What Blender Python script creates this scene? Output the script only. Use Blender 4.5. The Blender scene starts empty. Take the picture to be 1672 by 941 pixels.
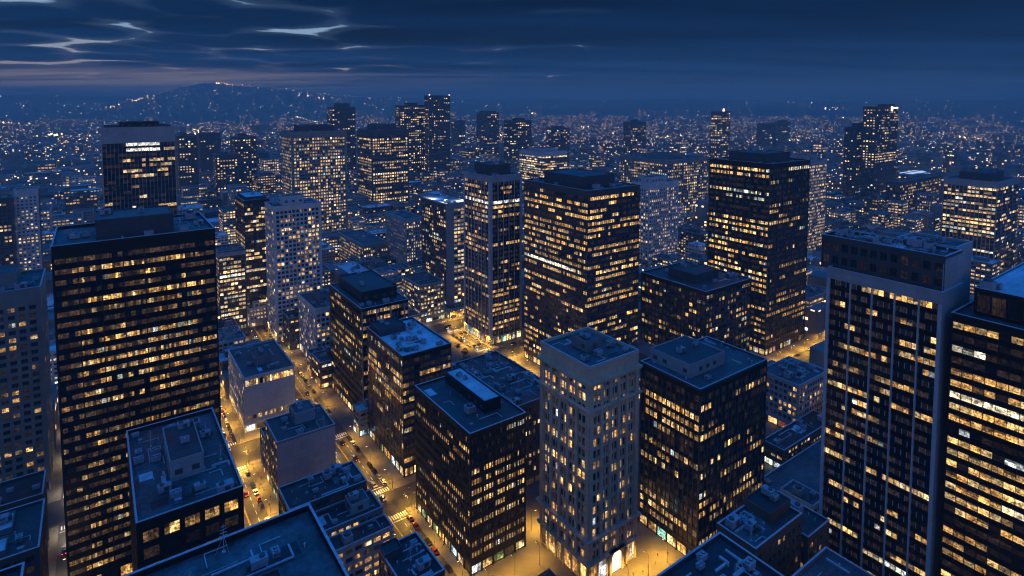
import bpy, bmesh, math, random
import numpy as np
from mathutils import Vector, Matrix

# ------------------------------------------------------------------ reset
scene = bpy.context.scene
COL = scene.collection
rnd = random.Random(11)
HAZE_D = 2.1e-4; HAZE_TOP = 400.0; EXPO = 0.0
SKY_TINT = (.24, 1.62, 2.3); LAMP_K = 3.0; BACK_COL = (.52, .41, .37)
CLOUD_OFF = (7.7, 5.2, 0.0); CLOUD_T = 1.03

# ------------------------------------------------------------------ camera model
# World axes are the street grid: +Y runs away along the avenues, +X along the cross streets.
CH = 200.0; FOC = 960.0; PPX, PPY = 836.0, 226.4
YAW = math.radians(35.5); PIT = math.radians(3.66)
cY, sY, cP, sP = math.cos(YAW), math.sin(YAW), math.cos(PIT), math.sin(PIT)

def ray(px, py):
    dx = (px-PPX)/FOC; dy = -(py-PPY)/FOC
    H = cP+dy*sP; V = -sP+dy*cP
    return (dx*cY+H*sY, -dx*sY+H*cY, V)

def proj(b, a, z):
    R = b*cY-a*sY; H = b*sY+a*cY; V = z-CH
    d = H*cP-V*sP; u = H*sP+V*cP
    if d < 1e-3: return (1e6, 1e6, d)
    return (PPX+FOC*R/d, PPY-FOC*u/d, d)

def bis(f, lo, hi):
    flo = f(lo)
    for _ in range(50):
        m = (lo+hi)/2; fm = f(m)
        if (fm > 0) == (flo > 0): lo = m
        else: hi = m
    return (lo+hi)/2

def corner(px, py, by=None, h=None, bl=None):
    rb, ra, rz = ray(px, py)
    if h is not None: t = (h-CH)/rz
    elif bl is not None: t = bl/rb
    else: t = bis(lambda t: proj(rb*t, ra*t, 0)[1]-by, 5, 20000)
    return rb*t, ra*t, CH+rz*t

def rect(n, A, B, **k):
    b, a, h = corner(n[0], n[1], **k)
    if isinstance(A, str):
        x = float(A[1:]); LA = bis(lambda L: proj(b, a+L, h)[0]-x, 0.01, 400)
    else: LA = A
    if isinstance(B, str):
        x = float(B[1:]); s = 1 if x > n[0] else -1
        LB = s*bis(lambda L: proj(b+s*L, a, h)[0]-x, 0.01, 400)
    else: LB = B
    return [min(b, b+LB), min(a, a+LA), max(b, b+LB), max(a, a+LA), h]

cam_d = bpy.data.cameras.new("camera")
cam = bpy.data.objects.new("camera", cam_d); COL.objects.link(cam)
cam.location = (0, 0, CH)
cam.rotation_euler = (math.pi/2-PIT, 0, -YAW)
cam_d.sensor_width = 36.0
cam_d.lens = 36.0*FOC/1672.0
cam_d.shift_y = -(470.5-PPY)/1672.0
cam_d.clip_start = 1.0; cam_d.clip_end = 60000.0
scene.camera = cam

# ------------------------------------------------------------------ node helpers
def new_mat(name):
    m = bpy.data.materials.new(name); m.use_nodes = True
    nt = m.node_tree
    return m, nt, nt.nodes["Principled BSDF"]

def N(nt, t, **kw):
    n = nt.nodes.new(t)
    for k, v in kw.items(): setattr(n, k, v)
    return n

def math_n(nt, op, a, b=None, clamp=False):
    n = N(nt, 'ShaderNodeMath', operation=op, use_clamp=clamp)
    for i, v in enumerate((a, b)):
        if v is None: continue
        if isinstance(v, (int, float)): n.inputs[i].default_value = v
        else: nt.links.new(v, n.inputs[i])
    return n.outputs[0]

def wall_coords(nt):
    """(x+y, z) of the world position: runs along any grid-aligned wall."""
    g = N(nt, 'ShaderNodeNewGeometry')
    s = N(nt, 'ShaderNodeSeparateXYZ'); nt.links.new(g.outputs['Position'], s.inputs[0])
    c = N(nt, 'ShaderNodeCombineXYZ')
    nt.links.new(math_n(nt, 'ADD', s.outputs[0], s.outputs[1]), c.inputs[0])
    nt.links.new(s.outputs[2], c.inputs[1])
    return g.outputs['Position'], c.outputs[0]

def ramp(nt, fac, stops):
    r = N(nt, 'ShaderNodeValToRGB')
    el = r.color_ramp.elements
    while len(el) > 1: el.remove(el[0])
    el[0].position = stops[0][0]; el[0].color = (*stops[0][1], 1)
    for p, c in stops[1:]:
        e = el.new(p); e.color = (*c, 1)
    nt.links.new(fac, r.inputs[0])
    return r.outputs[0]

def noise(nt, vec, scale, detail=4, rough=.55, dist=0):
    n = N(nt, 'ShaderNodeTexNoise')
    n.inputs['Scale'].default_value = scale; n.inputs['Detail'].default_value = detail
    n.inputs['Roughness'].default_value = rough; n.inputs['Distortion'].default_value = dist
    nt.links.new(vec, n.inputs['Vector'])
    return n.outputs['Fac']

def mapping(nt, vec, sc):
    m = N(nt, 'ShaderNodeMapping'); m.inputs['Scale'].default_value = sc
    nt.links.new(vec, m.inputs['Vector']); return m.outputs[0]

def mixc(nt, fac, c1, c2, mode='MIX'):
    m = N(nt, 'ShaderNodeMix', data_type='RGBA', blend_type=mode)
    if isinstance(fac, (int, float)): m.inputs[0].default_value = fac
    else: nt.links.new(fac, m.inputs[0])
    for i, c in ((6, c1), (7, c2)):
        if isinstance(c, tuple): m.inputs[i].default_value = (*c, 1)
        else: nt.links.new(c, m.inputs[i])
    return m.outputs[2]

def lerp3(c, k): return tuple(x*k for x in c)

def mat_wall(name, col, rough=.75, var=.35, panel=None, streak=.25, spec=.4, metallic=0):
    """weathered wall: blotches, rain streaks, optional panel joints (real dirt, in world metres)"""
    m, nt, bs = new_mat(name)
    pos, wc = wall_coords(nt)
    f1 = noise(nt, pos, .11, 5, .6)
    f2 = noise(nt, mapping(nt, wc, (1.1, .06, 1)), 1.0, 4, .6)
    f3 = noise(nt, pos, 2.3, 3, .6)
    s = math_n(nt, 'ADD', math_n(nt, 'MULTIPLY', f1, .5), math_n(nt, 'ADD', math_n(nt, 'MULTIPLY', f2, streak), math_n(nt, 'MULTIPLY', f3, .5-streak+.0)))
    out = ramp(nt, s, [(.32, lerp3(col, 1-var)), (.52, col), (.72, lerp3(col, 1+var*.6))])
    if panel:
        br = N(nt, 'ShaderNodeTexBrick'); br.offset = 0 if panel[2] == 0 else .5
        br.inputs['Scale'].default_value = 1.0
        br.inputs['Brick Width'].default_value = panel[0]; br.inputs['Row Height'].default_value = panel[1]
        br.inputs['Mortar Size'].default_value = .035 if panel[2] == 0 else .02
        br.inputs['Color1'].default_value = (1, 1, 1, 1); br.inputs['Color2'].default_value = (.86, .86, .86, 1)
        br.inputs['Mortar'].default_value = (.55, .55, .55, 1)
        nt.links.new(wc, br.inputs['Vector'])
        out = mixc(nt, 1.0, out, br.outputs['Color'], 'MULTIPLY')
    nt.links.new(out, bs.inputs['Base Color'])
    bs.inputs['Roughness'].default_value = rough
    bs.inputs['Specular IOR Level'].default_value = spec
    bs.inputs['Metallic'].default_value = metallic
    return m

def mat_roof(name, col, var=.5, patch=.5, rough=.7):
    """roof membrane: sheets with seams, ponding stains, patches"""
    m, nt, bs = new_mat(name)
    g = N(nt, 'ShaderNodeNewGeometry'); pos = g.outputs['Position']
    f1 = noise(nt, pos, .09, 5, .65, .6)
    f2 = noise(nt, pos, .9, 4, .6)
    s = math_n(nt, 'ADD', math_n(nt, 'MULTIPLY', f1, .65), math_n(nt, 'MULTIPLY', f2, .35))
    out = ramp(nt, s, [(.38, lerp3(col, 1-var)), (.5, col), (.62, lerp3(col, 1+var))])
    br = N(nt, 'ShaderNodeTexBrick')
    br.inputs['Scale'].default_value = 1.0; br.inputs['Brick Width'].default_value = 7.5; br.inputs['Row Height'].default_value = 2.1
    br.inputs['Mortar Size'].default_value = .05
    br.inputs['Color1'].default_value = (1, 1, 1, 1); br.inputs['Color2'].default_value = (1-.35*patch, 1-.35*patch, 1-.35*patch, 1)
    br.inputs['Mortar'].default_value = (.6, .6, .6, 1)
    nt.links.new(pos, br.inputs['Vector'])
    out = mixc(nt, 1.0, out, br.outputs['Color'], 'MULTIPLY')
    nt.links.new(out, bs.inputs['Base Color'])
    rr = ramp(nt, f1, [(.35, (rough*.55,)*3), (.6, (rough,)*3)])
    nt.links.new(rr, bs.inputs['Roughness'])
    bs.inputs['Specular IOR Level'].default_value = .35
    return m

def mat_plain(name, col, rough=.5, metallic=0, spec=.5):
    m, nt, bs = new_mat(name)
    g = N(nt, 'ShaderNodeNewGeometry')
    f = noise(nt, g.outputs['Position'], 1.4, 4, .6)
    nt.links.new(ramp(nt, f, [(.3, lerp3(col, .7)), (.7, lerp3(col, 1.25))]), bs.inputs['Base Color'])
    bs.inputs['Roughness'].default_value = rough; bs.inputs['Metallic'].default_value = metallic
    bs.inputs['Specular IOR Level'].default_value = spec
    return m

def mat_emit(name, col, s, sampling='NONE'):
    m, nt, bs = new_mat(name)
    bs.inputs['Base Color'].default_value = (*lerp3(col, .2), 1)
    bs.inputs['Emission Color'].default_value = (*col, 1); bs.inputs['Emission Strength'].default_value = s
    m.cycles.emission_sampling = sampling
    return m

def mat_window():
    """glass pane; the face attribute 'lit' is the light of the room behind it, broken up by furniture, blinds and partitions"""
    m, nt, bs = new_mat("window_glass")
    pos, wc = wall_coords(nt)
    at = N(nt, 'ShaderNodeAttribute', attribute_name='lit', attribute_type='GEOMETRY')
    a = noise(nt, mapping(nt, wc, (1.35, 1.0, 1)), 1.0, 3, .68, 0.6)
    b = noise(nt, mapping(nt, wc, (.45, .33, 1)), 1.0, 2, .5)
    fa = N(nt, 'ShaderNodeMapRange'); fa.inputs[1].default_value = .36; fa.inputs[2].default_value = .66
    fa.inputs[3].default_value = .10; fa.inputs[4].default_value = 1.75; nt.links.new(a, fa.inputs[0])
    fb = N(nt, 'ShaderNodeMapRange'); fb.inputs[1].default_value = .35; fb.inputs[2].default_value = .65
    fb.inputs[3].default_value = .45; fb.inputs[4].default_value = 1.4; nt.links.new(b, fb.inputs[0])
    k = math_n(nt, 'MULTIPLY', fa.outputs[0], fb.outputs[0])
    nt.links.new(at.outputs['Color'], bs.inputs['Emission Color'])
    nt.links.new(k, bs.inputs['Emission Strength'])
    bs.inputs['Base Color'].default_value = (.013, .019, .028, 1)
    bs.inputs['Roughness'].default_value = .07
    bs.inputs['Specular IOR Level'].default_value = .7
    bu = N(nt, 'ShaderNodeBump'); bu.inputs['Strength'].default_value = .05; bu.inputs['Distance'].default_value = .3
    nt.links.new(noise(nt, pos, .55, 2, .5), bu.inputs['Height'])
    nt.links.new(bu.outputs[0], bs.inputs['Normal'])
    m.cycles.emission_sampling = 'NONE'
    return m

M = {}
M['glass'] = mat_window()
M['black_metal'] = mat_wall('black_metal_cladding', (.010, .0105, .012), .42, .4, spec=.3)
M['black_glass'] = mat_wall('black_spandrel_glass', (.008, .009, .012), .16, .4, spec=.42)
M['blue_glass'] = mat_wall('blue_grey_spandrel_glass', (.034, .048, .07), .22, .4, spec=.55)
M['dark_grey'] = mat_wall('dark_grey_panel', (.06, .062, .068), .5, .35, spec=.45)
M['mid_grey'] = mat_wall('grey_concrete', (.22, .215, .21), .8, .3, (4.2, 3.9, 0))
M['light_panel'] = mat_wall('pale_wall_panel', (.42, .40, .38), .75, .2, (3.4, 2.2, 0), .3)
M['white_stone'] = mat_wall('white_stone', (.70, .66, .60), .75, .25, (1.6, .8, 1))
M['beige_stone'] = mat_wall('beige_stone', (.68, .52, .345), .8, .28, (1.5, .75, 1), .3)
M['tan_conc'] = mat_wall('tan_concrete', (.30, .265, .225), .8, .3, (3.0, 3.6, 0))
M['brown_brick'] = mat_wall('brown_brick', (.16, .10, .07), .85, .35, (.5, .22, 1))
M['silver'] = mat_wall('silver_fin_metal', (.50, .50, .50), .45, .2, spec=.5, metallic=0)
M['roof_dark'] = mat_roof('dark_roof_membrane', (.07, .072, .076), .65, .7)
M['roof_black'] = mat_roof('tar_roof', (.035, .036, .04), .6, .4)
M['roof_mid'] = mat_roof('grey_roof_gravel', (.115, .118, .122), .65, .75)
M['roof_light'] = mat_roof('white_roof_coating', (.66, .68, .70), .3, .3)
M['coping'] = mat_plain('metal_coping', (.52, .53, .55), .45, .0)
M['hvac'] = mat_plain('galvanised_sheet', (.38, .39, .41), .5, .1)
M['hvac_dark'] = mat_plain('painted_sheet_dark', (.07, .072, .08), .5)
M['pipe'] = mat_plain('rooftop_pipe_metal', (.55, .56, .58), .4, .1)
M['frame'] = mat_plain('window_frame_dark', (.03, .03, .032), .45)
M['frame_l'] = mat_plain('window_frame_bronze', (.14, .12, .10), .5)
M['pole'] = mat_plain('lamp_post_paint', (.10, .10, .105), .5, .3)
M['bulb'] = mat_emit('sodium_bulb', (1, .60, .20), 12)
M['head'] = mat_emit('headlight_glow', (1, .93, .78), 9)
M['tail'] = mat_emit('taillight_glow', (1, .05, .02), 7)
M['signal_red'] = mat_emit('signal_red', (1, .06, .03), 6)
M['signal_green'] = mat_emit('signal_green', (.1, 1, .5), 4)
M['skin'] = mat_plain('skin', (.42, .27, .2), .6)
for nm, c in (('coat_dark', (.02, .022, .03)), ('coat_tan', (.3, .22, .14)), ('coat_red', (.2, .03, .03)), ('trousers', (.03, .035, .05))): M[nm] = mat_plain(nm, c, .85)
M['red_lamp'] = mat_emit('aviation_lamp', (1, .45, .25), 6)
M['trunk'] = mat_plain('bark', (.07, .05, .035), .9)
M['tyre'] = mat_plain('tyre_rubber', (.015, .015, .016), .8)
for nm, c in (('car_dark', (.012, .013, .015)), ('car_white', (.7, .7, .68)), ('car_silver', (.34, .35, .36)), ('car_red', (.22, .015, .012)), ('car_blue', (.015, .03, .09))):
    M[nm] = mat_plain(nm+'_paint', c, .25, .2, .6)
M['car_glass'] = mat_plain('car_window_glass', (.008, .009, .01), .06, 0, .7)

def mat_leaf():
    m, nt, bs = new_mat('street_tree_leaves')
    g = N(nt, 'ShaderNodeNewGeometry')
    f = noise(nt, g.outputs['Position'], 1.1, 3, .6)
    nt.links.new(ramp(nt, f, [(.3, (.022, .035, .012)), (.7, (.07, .09, .03))]), bs.inputs['Base Color'])
    bs.inputs['Roughness'].default_value = .7
    return m
M['leaf'] = mat_leaf()

def mat_road(name, col, worn):
    m, nt, bs = new_mat(name)
    g = N(nt, 'ShaderNodeNewGeometry'); pos = g.outputs['Position']
    f1 = noise(nt, pos, .06, 5, .65); f2 = noise(nt, pos, 1.2, 4, .6)
    s = math_n(nt, 'ADD', math_n(nt, 'MULTIPLY', f1, .6), math_n(nt, 'MULTIPLY', f2, .4))
    out = ramp(nt, s, [(.34, lerp3(col, 1-worn)), (.5, col), (.68, lerp3(col, 1+worn))])
    nt.links.new(out, bs.inputs['Base Color'])
    nt.links.new(ramp(nt, f1, [(.35, (.42,)*3), (.62, (.75,)*3)]), bs.inputs['Roughness'])
    return m
M['asphalt'] = mat_road('asphalt', (.036, .035, .034), .5)
M['ground'] = mat_road('city_ground', (.055, .056, .058), .5)
M['pave'] = mat_wall('pavement_slabs', (.155, .14, .11), .8, .45, (3.0, 3.0, 0))
M['paint_w'] = mat_plain('road_paint_white', (.72, .71, .68), .6)
M['paint_y'] = mat_plain('road_paint_yellow', (.62, .42, .06), .6)

# ------------------------------------------------------------------ mesh builder
class MB:
    def __init__(s): s.v = []; s.f = []; s.m = []; s.c = []
    def quad(s, a, b, c, d, m=0, col=None):
        i = len(s.v); s.v += (a, b, c, d); s.f.append((i, i+1, i+2, i+3)); s.m.append(m); s.c.append(col)
    def tri(s, a, b, c, m=0, col=None):
        i = len(s.v); s.v += (a, b, c); s.f.append((i, i+1, i+2)); s.m.append(m); s.c.append(col)
    def box(s, x0, y0, z0, x1, y1, z1, m=0, bottom=False):
        p = [(x, y, z) for z in (z0, z1) for y in (y0, y1) for x in (x0, x1)]
        i = len(s.v); s.v += p
        fs = [(0, 1, 5, 4), (1, 3, 7, 5), (3, 2, 6, 7), (2, 0, 4, 6), (4, 5, 7, 6)]
        if bottom: fs.append((0, 2, 3, 1))
        for f in fs: s.f.append(tuple(i+k for k in f)); s.m.append(m); s.c.append(None)
    def cyl(s, x, y, z0, z1, r0, r1=None, n=8, m=0, cap=True):
        r1 = r0 if r1 is None else r1
        i = len(s.v)
        for z, r in ((z0, r0), (z1, r1)):
            for k in range(n):
                t = 2*math.pi*k/n; s.v.append((x+r*math.cos(t), y+r*math.sin(t), z))
        for k in range(n):
            q = (k+1) % n
            s.f.append((i+k, i+q, i+n+q, i+n+k)); s.m.append(m); s.c.append(None)
        if cap: s.f.append(tuple(i+n+k for k in range(n))); s.m.append(m); s.c.append(None)
    def bar(s, p, q, w, m=0):
        p = Vector(p); q = Vector(q); d = (q-p).normalized()
        u = d.cross(Vector((0, 0, 1)));
        if u.length < 1e-3: u = Vector((1, 0, 0))
        u.normalize(); v = d.cross(u)
        c = [(-1, -1), (1, -1), (1, 1), (-1, 1)]
        i = len(s.v)
        for o in (p, q):
            for a, b in c: s.v.append(tuple(o+u*a*w/2+v*b*w/2))
        for k in range(4):
            r = (k+1) % 4
            s.f.append((i+k, i+r, i+4+r, i+4+k)); s.m.append(m); s.c.append(None)
        s.f.append((i+3, i+2, i+1, i)); s.f.append((i+4, i+5, i+6, i+7)); s.m += [m, m]; s.c += [None, None]
    def mesh(s, name, mats):
        me = bpy.data.meshes.new(name)
        me.from_pydata(s.v, [], s.f)
        for x in mats: me.materials.append(M[x] if isinstance(x, str) else x)
        if len(mats) > 1: me.polygons.foreach_set('material_index', s.m)
        if any(c is not None for c in s.c):
            at = me.attributes.new('lit', 'FLOAT_COLOR', 'FACE')
            buf = np.zeros((len(s.f), 4), np.float32); buf[:, 3] = 1
            for k, c in enumerate(s.c):
                if c is not None: buf[k, :3] = c
            at.data.foreach_set('color', buf.ravel())
        me.update()
        return me
    def build(s, name, mats, parent=None, kind=None, loc=None):
        if not s.f: return None
        o = bpy.data.objects.new(name, s.mesh(name, mats)); COL.objects.link(o)
        if parent is not None:
            o.parent = parent
            if loc is None: o.matrix_parent_inverse = PINV[parent.name]
        if loc is not None: o.location = loc
        if kind: o['kind'] = kind
        return o

PINV = {}
def thing(name, label, cat, loc=(0, 0, 0), group=None, rotz=0):
    o = bpy.data.objects.new(name, None); COL.objects.link(o)
    o.empty_display_size = 2
    o.location = loc; o.rotation_euler = (0, 0, rotz)
    PINV[o.name] = Matrix.LocRotScale(Vector(loc), Matrix.Rotation(rotz, 3, 'Z'), None).inverted()
    o['label'] = label; o['category'] = cat
    if group: o['group'] = group
    return o

def struct(o): o['kind'] = 'structure'; return o
# ------------------------------------------------------------------ facades
WARM = [(1, .49, .12), (1, .53, .15), (1, .58, .19), (1, .65, .27)]
WARM_FAR = [(1, .56, .20), (1, .60, .24), (1, .66, .31), (1, .72, .40)]
COOL = [(1, .70, .36), (.95, .80, .56), (.78, .85, .60), (.80, .86, .85)]
BASE = dict(fh=3.9, bay=3.0, pier=.5, pp=0.0, sph=.45, rec=.35, mull=1, trans=0, lit=.5, fl='mix', s=1.0, wh=.05, top=3.0,
            base=6.0, mg=1.0, mgl=None, mgr=None, wall='mid_grey', span=None, pm=None, fr='frame', blank=False, shop=.75, shops=2.4,
            grp=0, spn=None, mask=None, rows=(), dimk=1.0, dim=.3, frames=True, skip=())

def st(**k): d = dict(BASE); d.update(k); return d

def frames_of(r):
    b0, a0, b1, a1 = r
    return {'F': (lambda u, z, n: (b0+u, a0-n, z), b1-b0), 'L': (lambda u, z, n: (b0-n, a1-u, z), a1-a0),
            'R': (lambda u, z, n: (b1+n, a0+u, z), a1-a0), 'K': (lambda u, z, n: (b1-u, a1+n, z), b1-b0)}

def lbox(mb, P, u0, u1, z0, z1, n0, n1, m=0):
    A, B, C, D = P(u0, z0, n1), P(u1, z0, n1), P(u1, z1, n1), P(u0, z1, n1)
    E, F, G, H = P(u0, z0, n0), P(u1, z0, n0), P(u1, z1, n0), P(u0, z1, n0)
    mb.quad(A, B, C, D, m); mb.quad(E, A, D, H, m); mb.quad(B, F, G, C, m); mb.quad(D, C, G, H, m); mb.quad(E, F, B, A, m)

def lit_colour(s, wh, r, far=False):
    c = r.choice(COOL) if r.random() < wh else r.choice(WARM_FAR if far else WARM)
    k = s*max(.18, r.lognormvariate(-.12, .55)); k = min(k, 2.2*s)*.9
    return (c[0]*k, c[1]*k, c[2]*k)

def dim_colour(r, d, dk=1.0):
    if r.random() < d:
        k = r.uniform(.004, .032)*dk; return (k, k*.55, k*.2)
    return (0, 0, 0)

def facade(bd, face, S, z0, z1):
    P, W = bd['fr'][face]; mb = bd['mb']; r = bd['r']
    mats = bd['mats']
    def lb(u0, u1, *a): lbox(mb, P, max(u0, .004), min(u1, W-.004), *a)   # ends kept off the neighbouring face's plane
    def mi(x):
        if x not in mats: mats.append(x)
        return mats.index(x)
    wm = mi(S['wall']); sm = mi(S['span'] or S['wall']); pm = mi(S['pm'] or S['wall'])
    rec = S['rec']; top = S['top']; base = S['base']
    if S['blank']:
        lb(0, W, z0, z1, -.6, 0, wm); return
    lo = z0+base; hi = z1-top
    nf = max(1, round((hi-lo)/S['fh'])); fh = (hi-lo)/nf
    ml = S['mg'] if S['mgl'] is None else S['mgl']; mr = S['mg'] if S['mgr'] is None else S['mgr']
    nb = max(1, round((W-ml-mr)/S['bay'])); bay = (W-ml-mr)/nb
    if top > 0: lb(0, W, hi, z1, -rec, 0, wm)
    if base > 0:  # street level: pillars, fascia and shop fronts
        nsh = max(1, round((W-1)/5.5)); sb = W/nsh
        lb(0, W, lo-1.3, lo, -rec, .02, wm)
        for k in range(nsh+1):
            u = min(max(k*sb, .4), W-.4); lb(u-.4, u+.4, z0, lo-1.3, -rec, 0, wm)
        for k in range(nsh):
            u0, u1 = k*sb+.42, (k+1)*sb-.42
            c = lit_colour(S['shops']*r.choice((.35, .6, .8, .9)), .35, r) if r.random() < S['shop'] else dim_colour(r, .8, 3)
            if r.random() < .14: c = tuple(a*b for a, b in zip(c, r.choice(((.9, .35, .3), (.5, 1.1, 2.4), (.6, 1.5, 1.6)))))
            bd['win'].append((P, u0, u1, z0+.5, lo-1.32, -rec+.05, c, 2, 1, S['fr'], True))
    # piers
    if ml > 0: lb(0, ml, lo, hi, -rec, S['pp'], pm)
    if mr > 0: lb(W-mr, W, lo, hi, -rec, S['pp'], pm)
    pw = S['pier']; g = S['grp']
    for k in range(0 if ml <= .01 else 1, nb if mr > .01 else nb+1):
        u = ml+k*bay
        w = pw if not g or k % g == 0 else pw*.35
        n1 = S['pp'] if not g or k % g == 0 else min(S['pp'], 0)-.08
        lb(max(0, u-w/2), min(W, u+w/2), lo, hi, -rec, n1, pm)
    sh = fh*S['sph']
    for f in range(nf):
        z = lo+f*fh
        lb(ml, W-mr, z, z+sh, -rec, S['spn'] if S['spn'] is not None else (-.06 if S['pp'] <= 0 else -.02), sm)
        # occupancy of this floor
        L = S['lit']
        if S['fl'] == 'band': L = r.choice((.03, .12, .5, .9, .97))*(L*2)
        elif S['fl'] == 'mix': L = L*r.choice((.08, .3, .8, 1.2, 1.7, 1.9))
        fl_s = S['s']*r.choice((.6, .85, 1, 1.2)); on = False; white = r.random() < S['wh']*.7
        run = .72 if S['fl'] == 'band' else (.66 if S['fl'] == 'mix' else .35)
        for k in range(nb):
            uc = ml+(k+.5)*bay
            p = L*(S['mask'](face, uc/W, (z-z0)/(z1-z0)) if S['mask'] else 1)
            if k == 0 or r.random() > run: on = r.random() < p
            o = on and r.random() < .92 and p > .01
            c = lit_colour(fl_s, .85 if white else .04, r, not bd['indiv']) if o else dim_colour(r, S['dim'], S['dimk'])
            for (rf, fr_, ua, ub, rc, rk) in S['rows']:
                if rf == face and f == int(fr_*nf) and ua < uc/W < ub: kk = rk*r.uniform(.75, 1.2); c = tuple(v*kk for v in rc)
            lw = (pw if not g or k % g == 0 else pw*.35)/2; rw = (pw if not g or (k+1) % g == 0 else pw*.35)/2
            if (face, f) in S['skip']: continue
            bd['win'].append((P, uc-bay/2+lw, uc+bay/2-rw, z+sh, z+fh, -rec+.05, c, S['mull'], S['trans'], S['fr'], S['frames']))

def emit_window(mb, w, gm, fm, split=True):
    P, u0, u1, z0, z1, n, c, mu, tr, fr, frames = w
    nu = mu+1 if (c[0] > .12 and split) else 1
    for i in range(nu):   # each light of the window a little different, as blinds and lamps are
        a = u0+(u1-u0)*i/nu; b = u0+(u1-u0)*(i+1)/nu
        k = WR.choice((.12, .4, .75, 1, 1.15, 1.35)) if nu > 1 else 1
        if c[0] > .12 and WR.random() < .38:   # a blind part way down
            zb = z1-(z1-z0)*WR.choice((.25, .4, .55)); q = k*WR.choice((.12, .3, .45))
            mb.quad(P(a, z0, n), P(b, z0, n), P(b, zb, n), P(a, zb, n), gm, (c[0]*k, c[1]*k, c[2]*k))
            mb.quad(P(a, zb, n), P(b, zb, n), P(b, z1, n), P(a, z1, n), gm, (c[0]*q, c[1]*q, c[2]*q))
        else: mb.quad(P(a, z0, n), P(b, z0, n), P(b, z1, n), P(a, z1, n), gm, (c[0]*k, c[1]*k, c[2]*k))
    if frames:
        t = .075
        for i in range(1, mu+1):
            u = u0+(u1-u0)*i/(mu+1); lbox(mb, P, u-t/2, u+t/2, z0, z1, n+.005, n+.07, fm)
        for i in range(1, tr+1):
            z = z0+(z1-z0)*(.3 if tr == 1 else i/(tr+1)); lbox(mb, P, u0, u1, z-t/2, z+t/2, n+.005, n+.055, fm)
WR = random.Random(5)

# ------------------------------------------------------------------ roof furniture (shared meshes)
def unit_mesh_a():
    mb = MB(); mb.box(-1.3, -.9, .25, 1.3, .9, 1.6); mb.box(-1.38, -.98, 1.6, 1.38, .98, 1.7)
    for x in (-1.1, 1.1):
        for y in (-.7, .7): mb.box(x-.08, y-.08, 0, x+.08, y+.08, .25)
    for x in (-.65, .65): mb.cyl(x, 0, 1.7, 1.92, .5, .5, 10, 1); mb.cyl(x, 0, 1.92, 1.96, .42, .1, 8, 0)
    for k in range(5): mb.box(-1.34, -.7+k*.3, .5, -1.3, -.55+k*.3, 1.4, 1)
    return mb.mesh('rooftop_unit', ['hvac', 'hvac_dark'])
def unit_mesh_b():
    mb = MB(); mb.box(-2.4, -1.2, .3, 1.6, 1.2, 2.3); mb.box(1.6, -.9, .5, 2.5, .9, 1.7, 1); mb.box(-2.46, -1.26, 2.3, 1.66, 1.26, 2.4)
    mb.box(-.6, -1.22, .5, .8, -1.18, 2.0, 1); mb.box(-2.2, -1.0, 0, -2.0, 1.0, .3, 1); mb.box(1.2, -1, 0, 1.4, 1, .3, 1)
    mb.cyl(-1.2, 0, 2.4, 2.8, .7, .7, 12, 1)
    return mb.mesh('rooftop_unit', ['hvac', 'hvac_dark'])
def cool_mesh():
    mb = MB(); mb.box(-1.6, -1.6, .3, 1.6, 1.6, 2.6); mb.cyl(0, 0, 2.6, 3.3, 1.25, 1.1, 14, 1)
    for x in (-1.4, 1.4):
        for y in (-1.4, 1.4): mb.box(x-.1, y-.1, 0, x+.1, y+.1, .3, 1)
    for k in range(6): mb.box(-1.4, -1.65, .5+k*.33, 1.4, -1.6, .65+k*.33, 1)
    return mb.mesh('cooling_tower', ['hvac', 'hvac_dark'])
def vent_mesh():
    mb = MB(); mb.cyl(0, 0, 0, .9, .16, .16, 8); mb.cyl(0, 0, .9, 1.1, .3, .22, 8); mb.cyl(0, 0, 1.1, 1.2, .22, .03, 8)
    return mb.mesh('vent', ['pipe'])
def mast_mesh():
    mb = MB(); mb.cyl(0, 0, 0, 5.5, .09, .05, 6); mb.box(-.3, -.3, 0, .3, .3, .25)
    for k in range(4): mb.box(-.7+k*.1, -.04, 3.2+k*.6, .7-k*.1, .04, 3.28+k*.6, 0, True)
    for t in range(3):
        a = t*2.094; mb.bar((1.5*math.cos(a), 1.5*math.sin(a), 0), (0, 0, 3.4), .05)
    return mb.mesh('antenna', ['pipe'])
def hatch_mesh():
    mb = MB(); mb.box(-.9, -.7, 0, .9, .7, .5); mb.box(-1, -.8, .5, 1, .8, .6, 1); mb.box(-.7, -.5, .6, .7, .5, .72)
    return mb.mesh('skylight', ['hvac', 'hvac_dark'])
UNITS = None
PATCHZ = [0]

def place_part(parent, name, me, loc, rot=0, sc=1):
    o = bpy.data.objects.new(name, me); COL.objects.link(o)
    o.parent = parent; o.matrix_parent_inverse = PINV[parent.name]
    o.location = loc; o.rotation_euler = (0, 0, rot); o.scale = (sc, sc, sc)
    return o

def ring(mb, r, z0, z1, out, thick, m=0):
    b0, a0, b1, a1 = r; b0 -= out; a0 -= out; b1 += out; a1 += out; t = thick
    mb.box(b0, a0, z0, b1, a0+t, z1, m, True); mb.box(b0, a1-t, z0, b1, a1, z1, m, True)
    mb.box(b0, a0+t, z0, b0+t, a1-t, z1, m, True); mb.box(b1-t, a0+t, z0, b1, a1-t, z1, m, True)

ALLWIN = []       # (building dict) windows built last, once everything that may hide them stands
BOXES = []        # every building box, for sight lines

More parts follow.
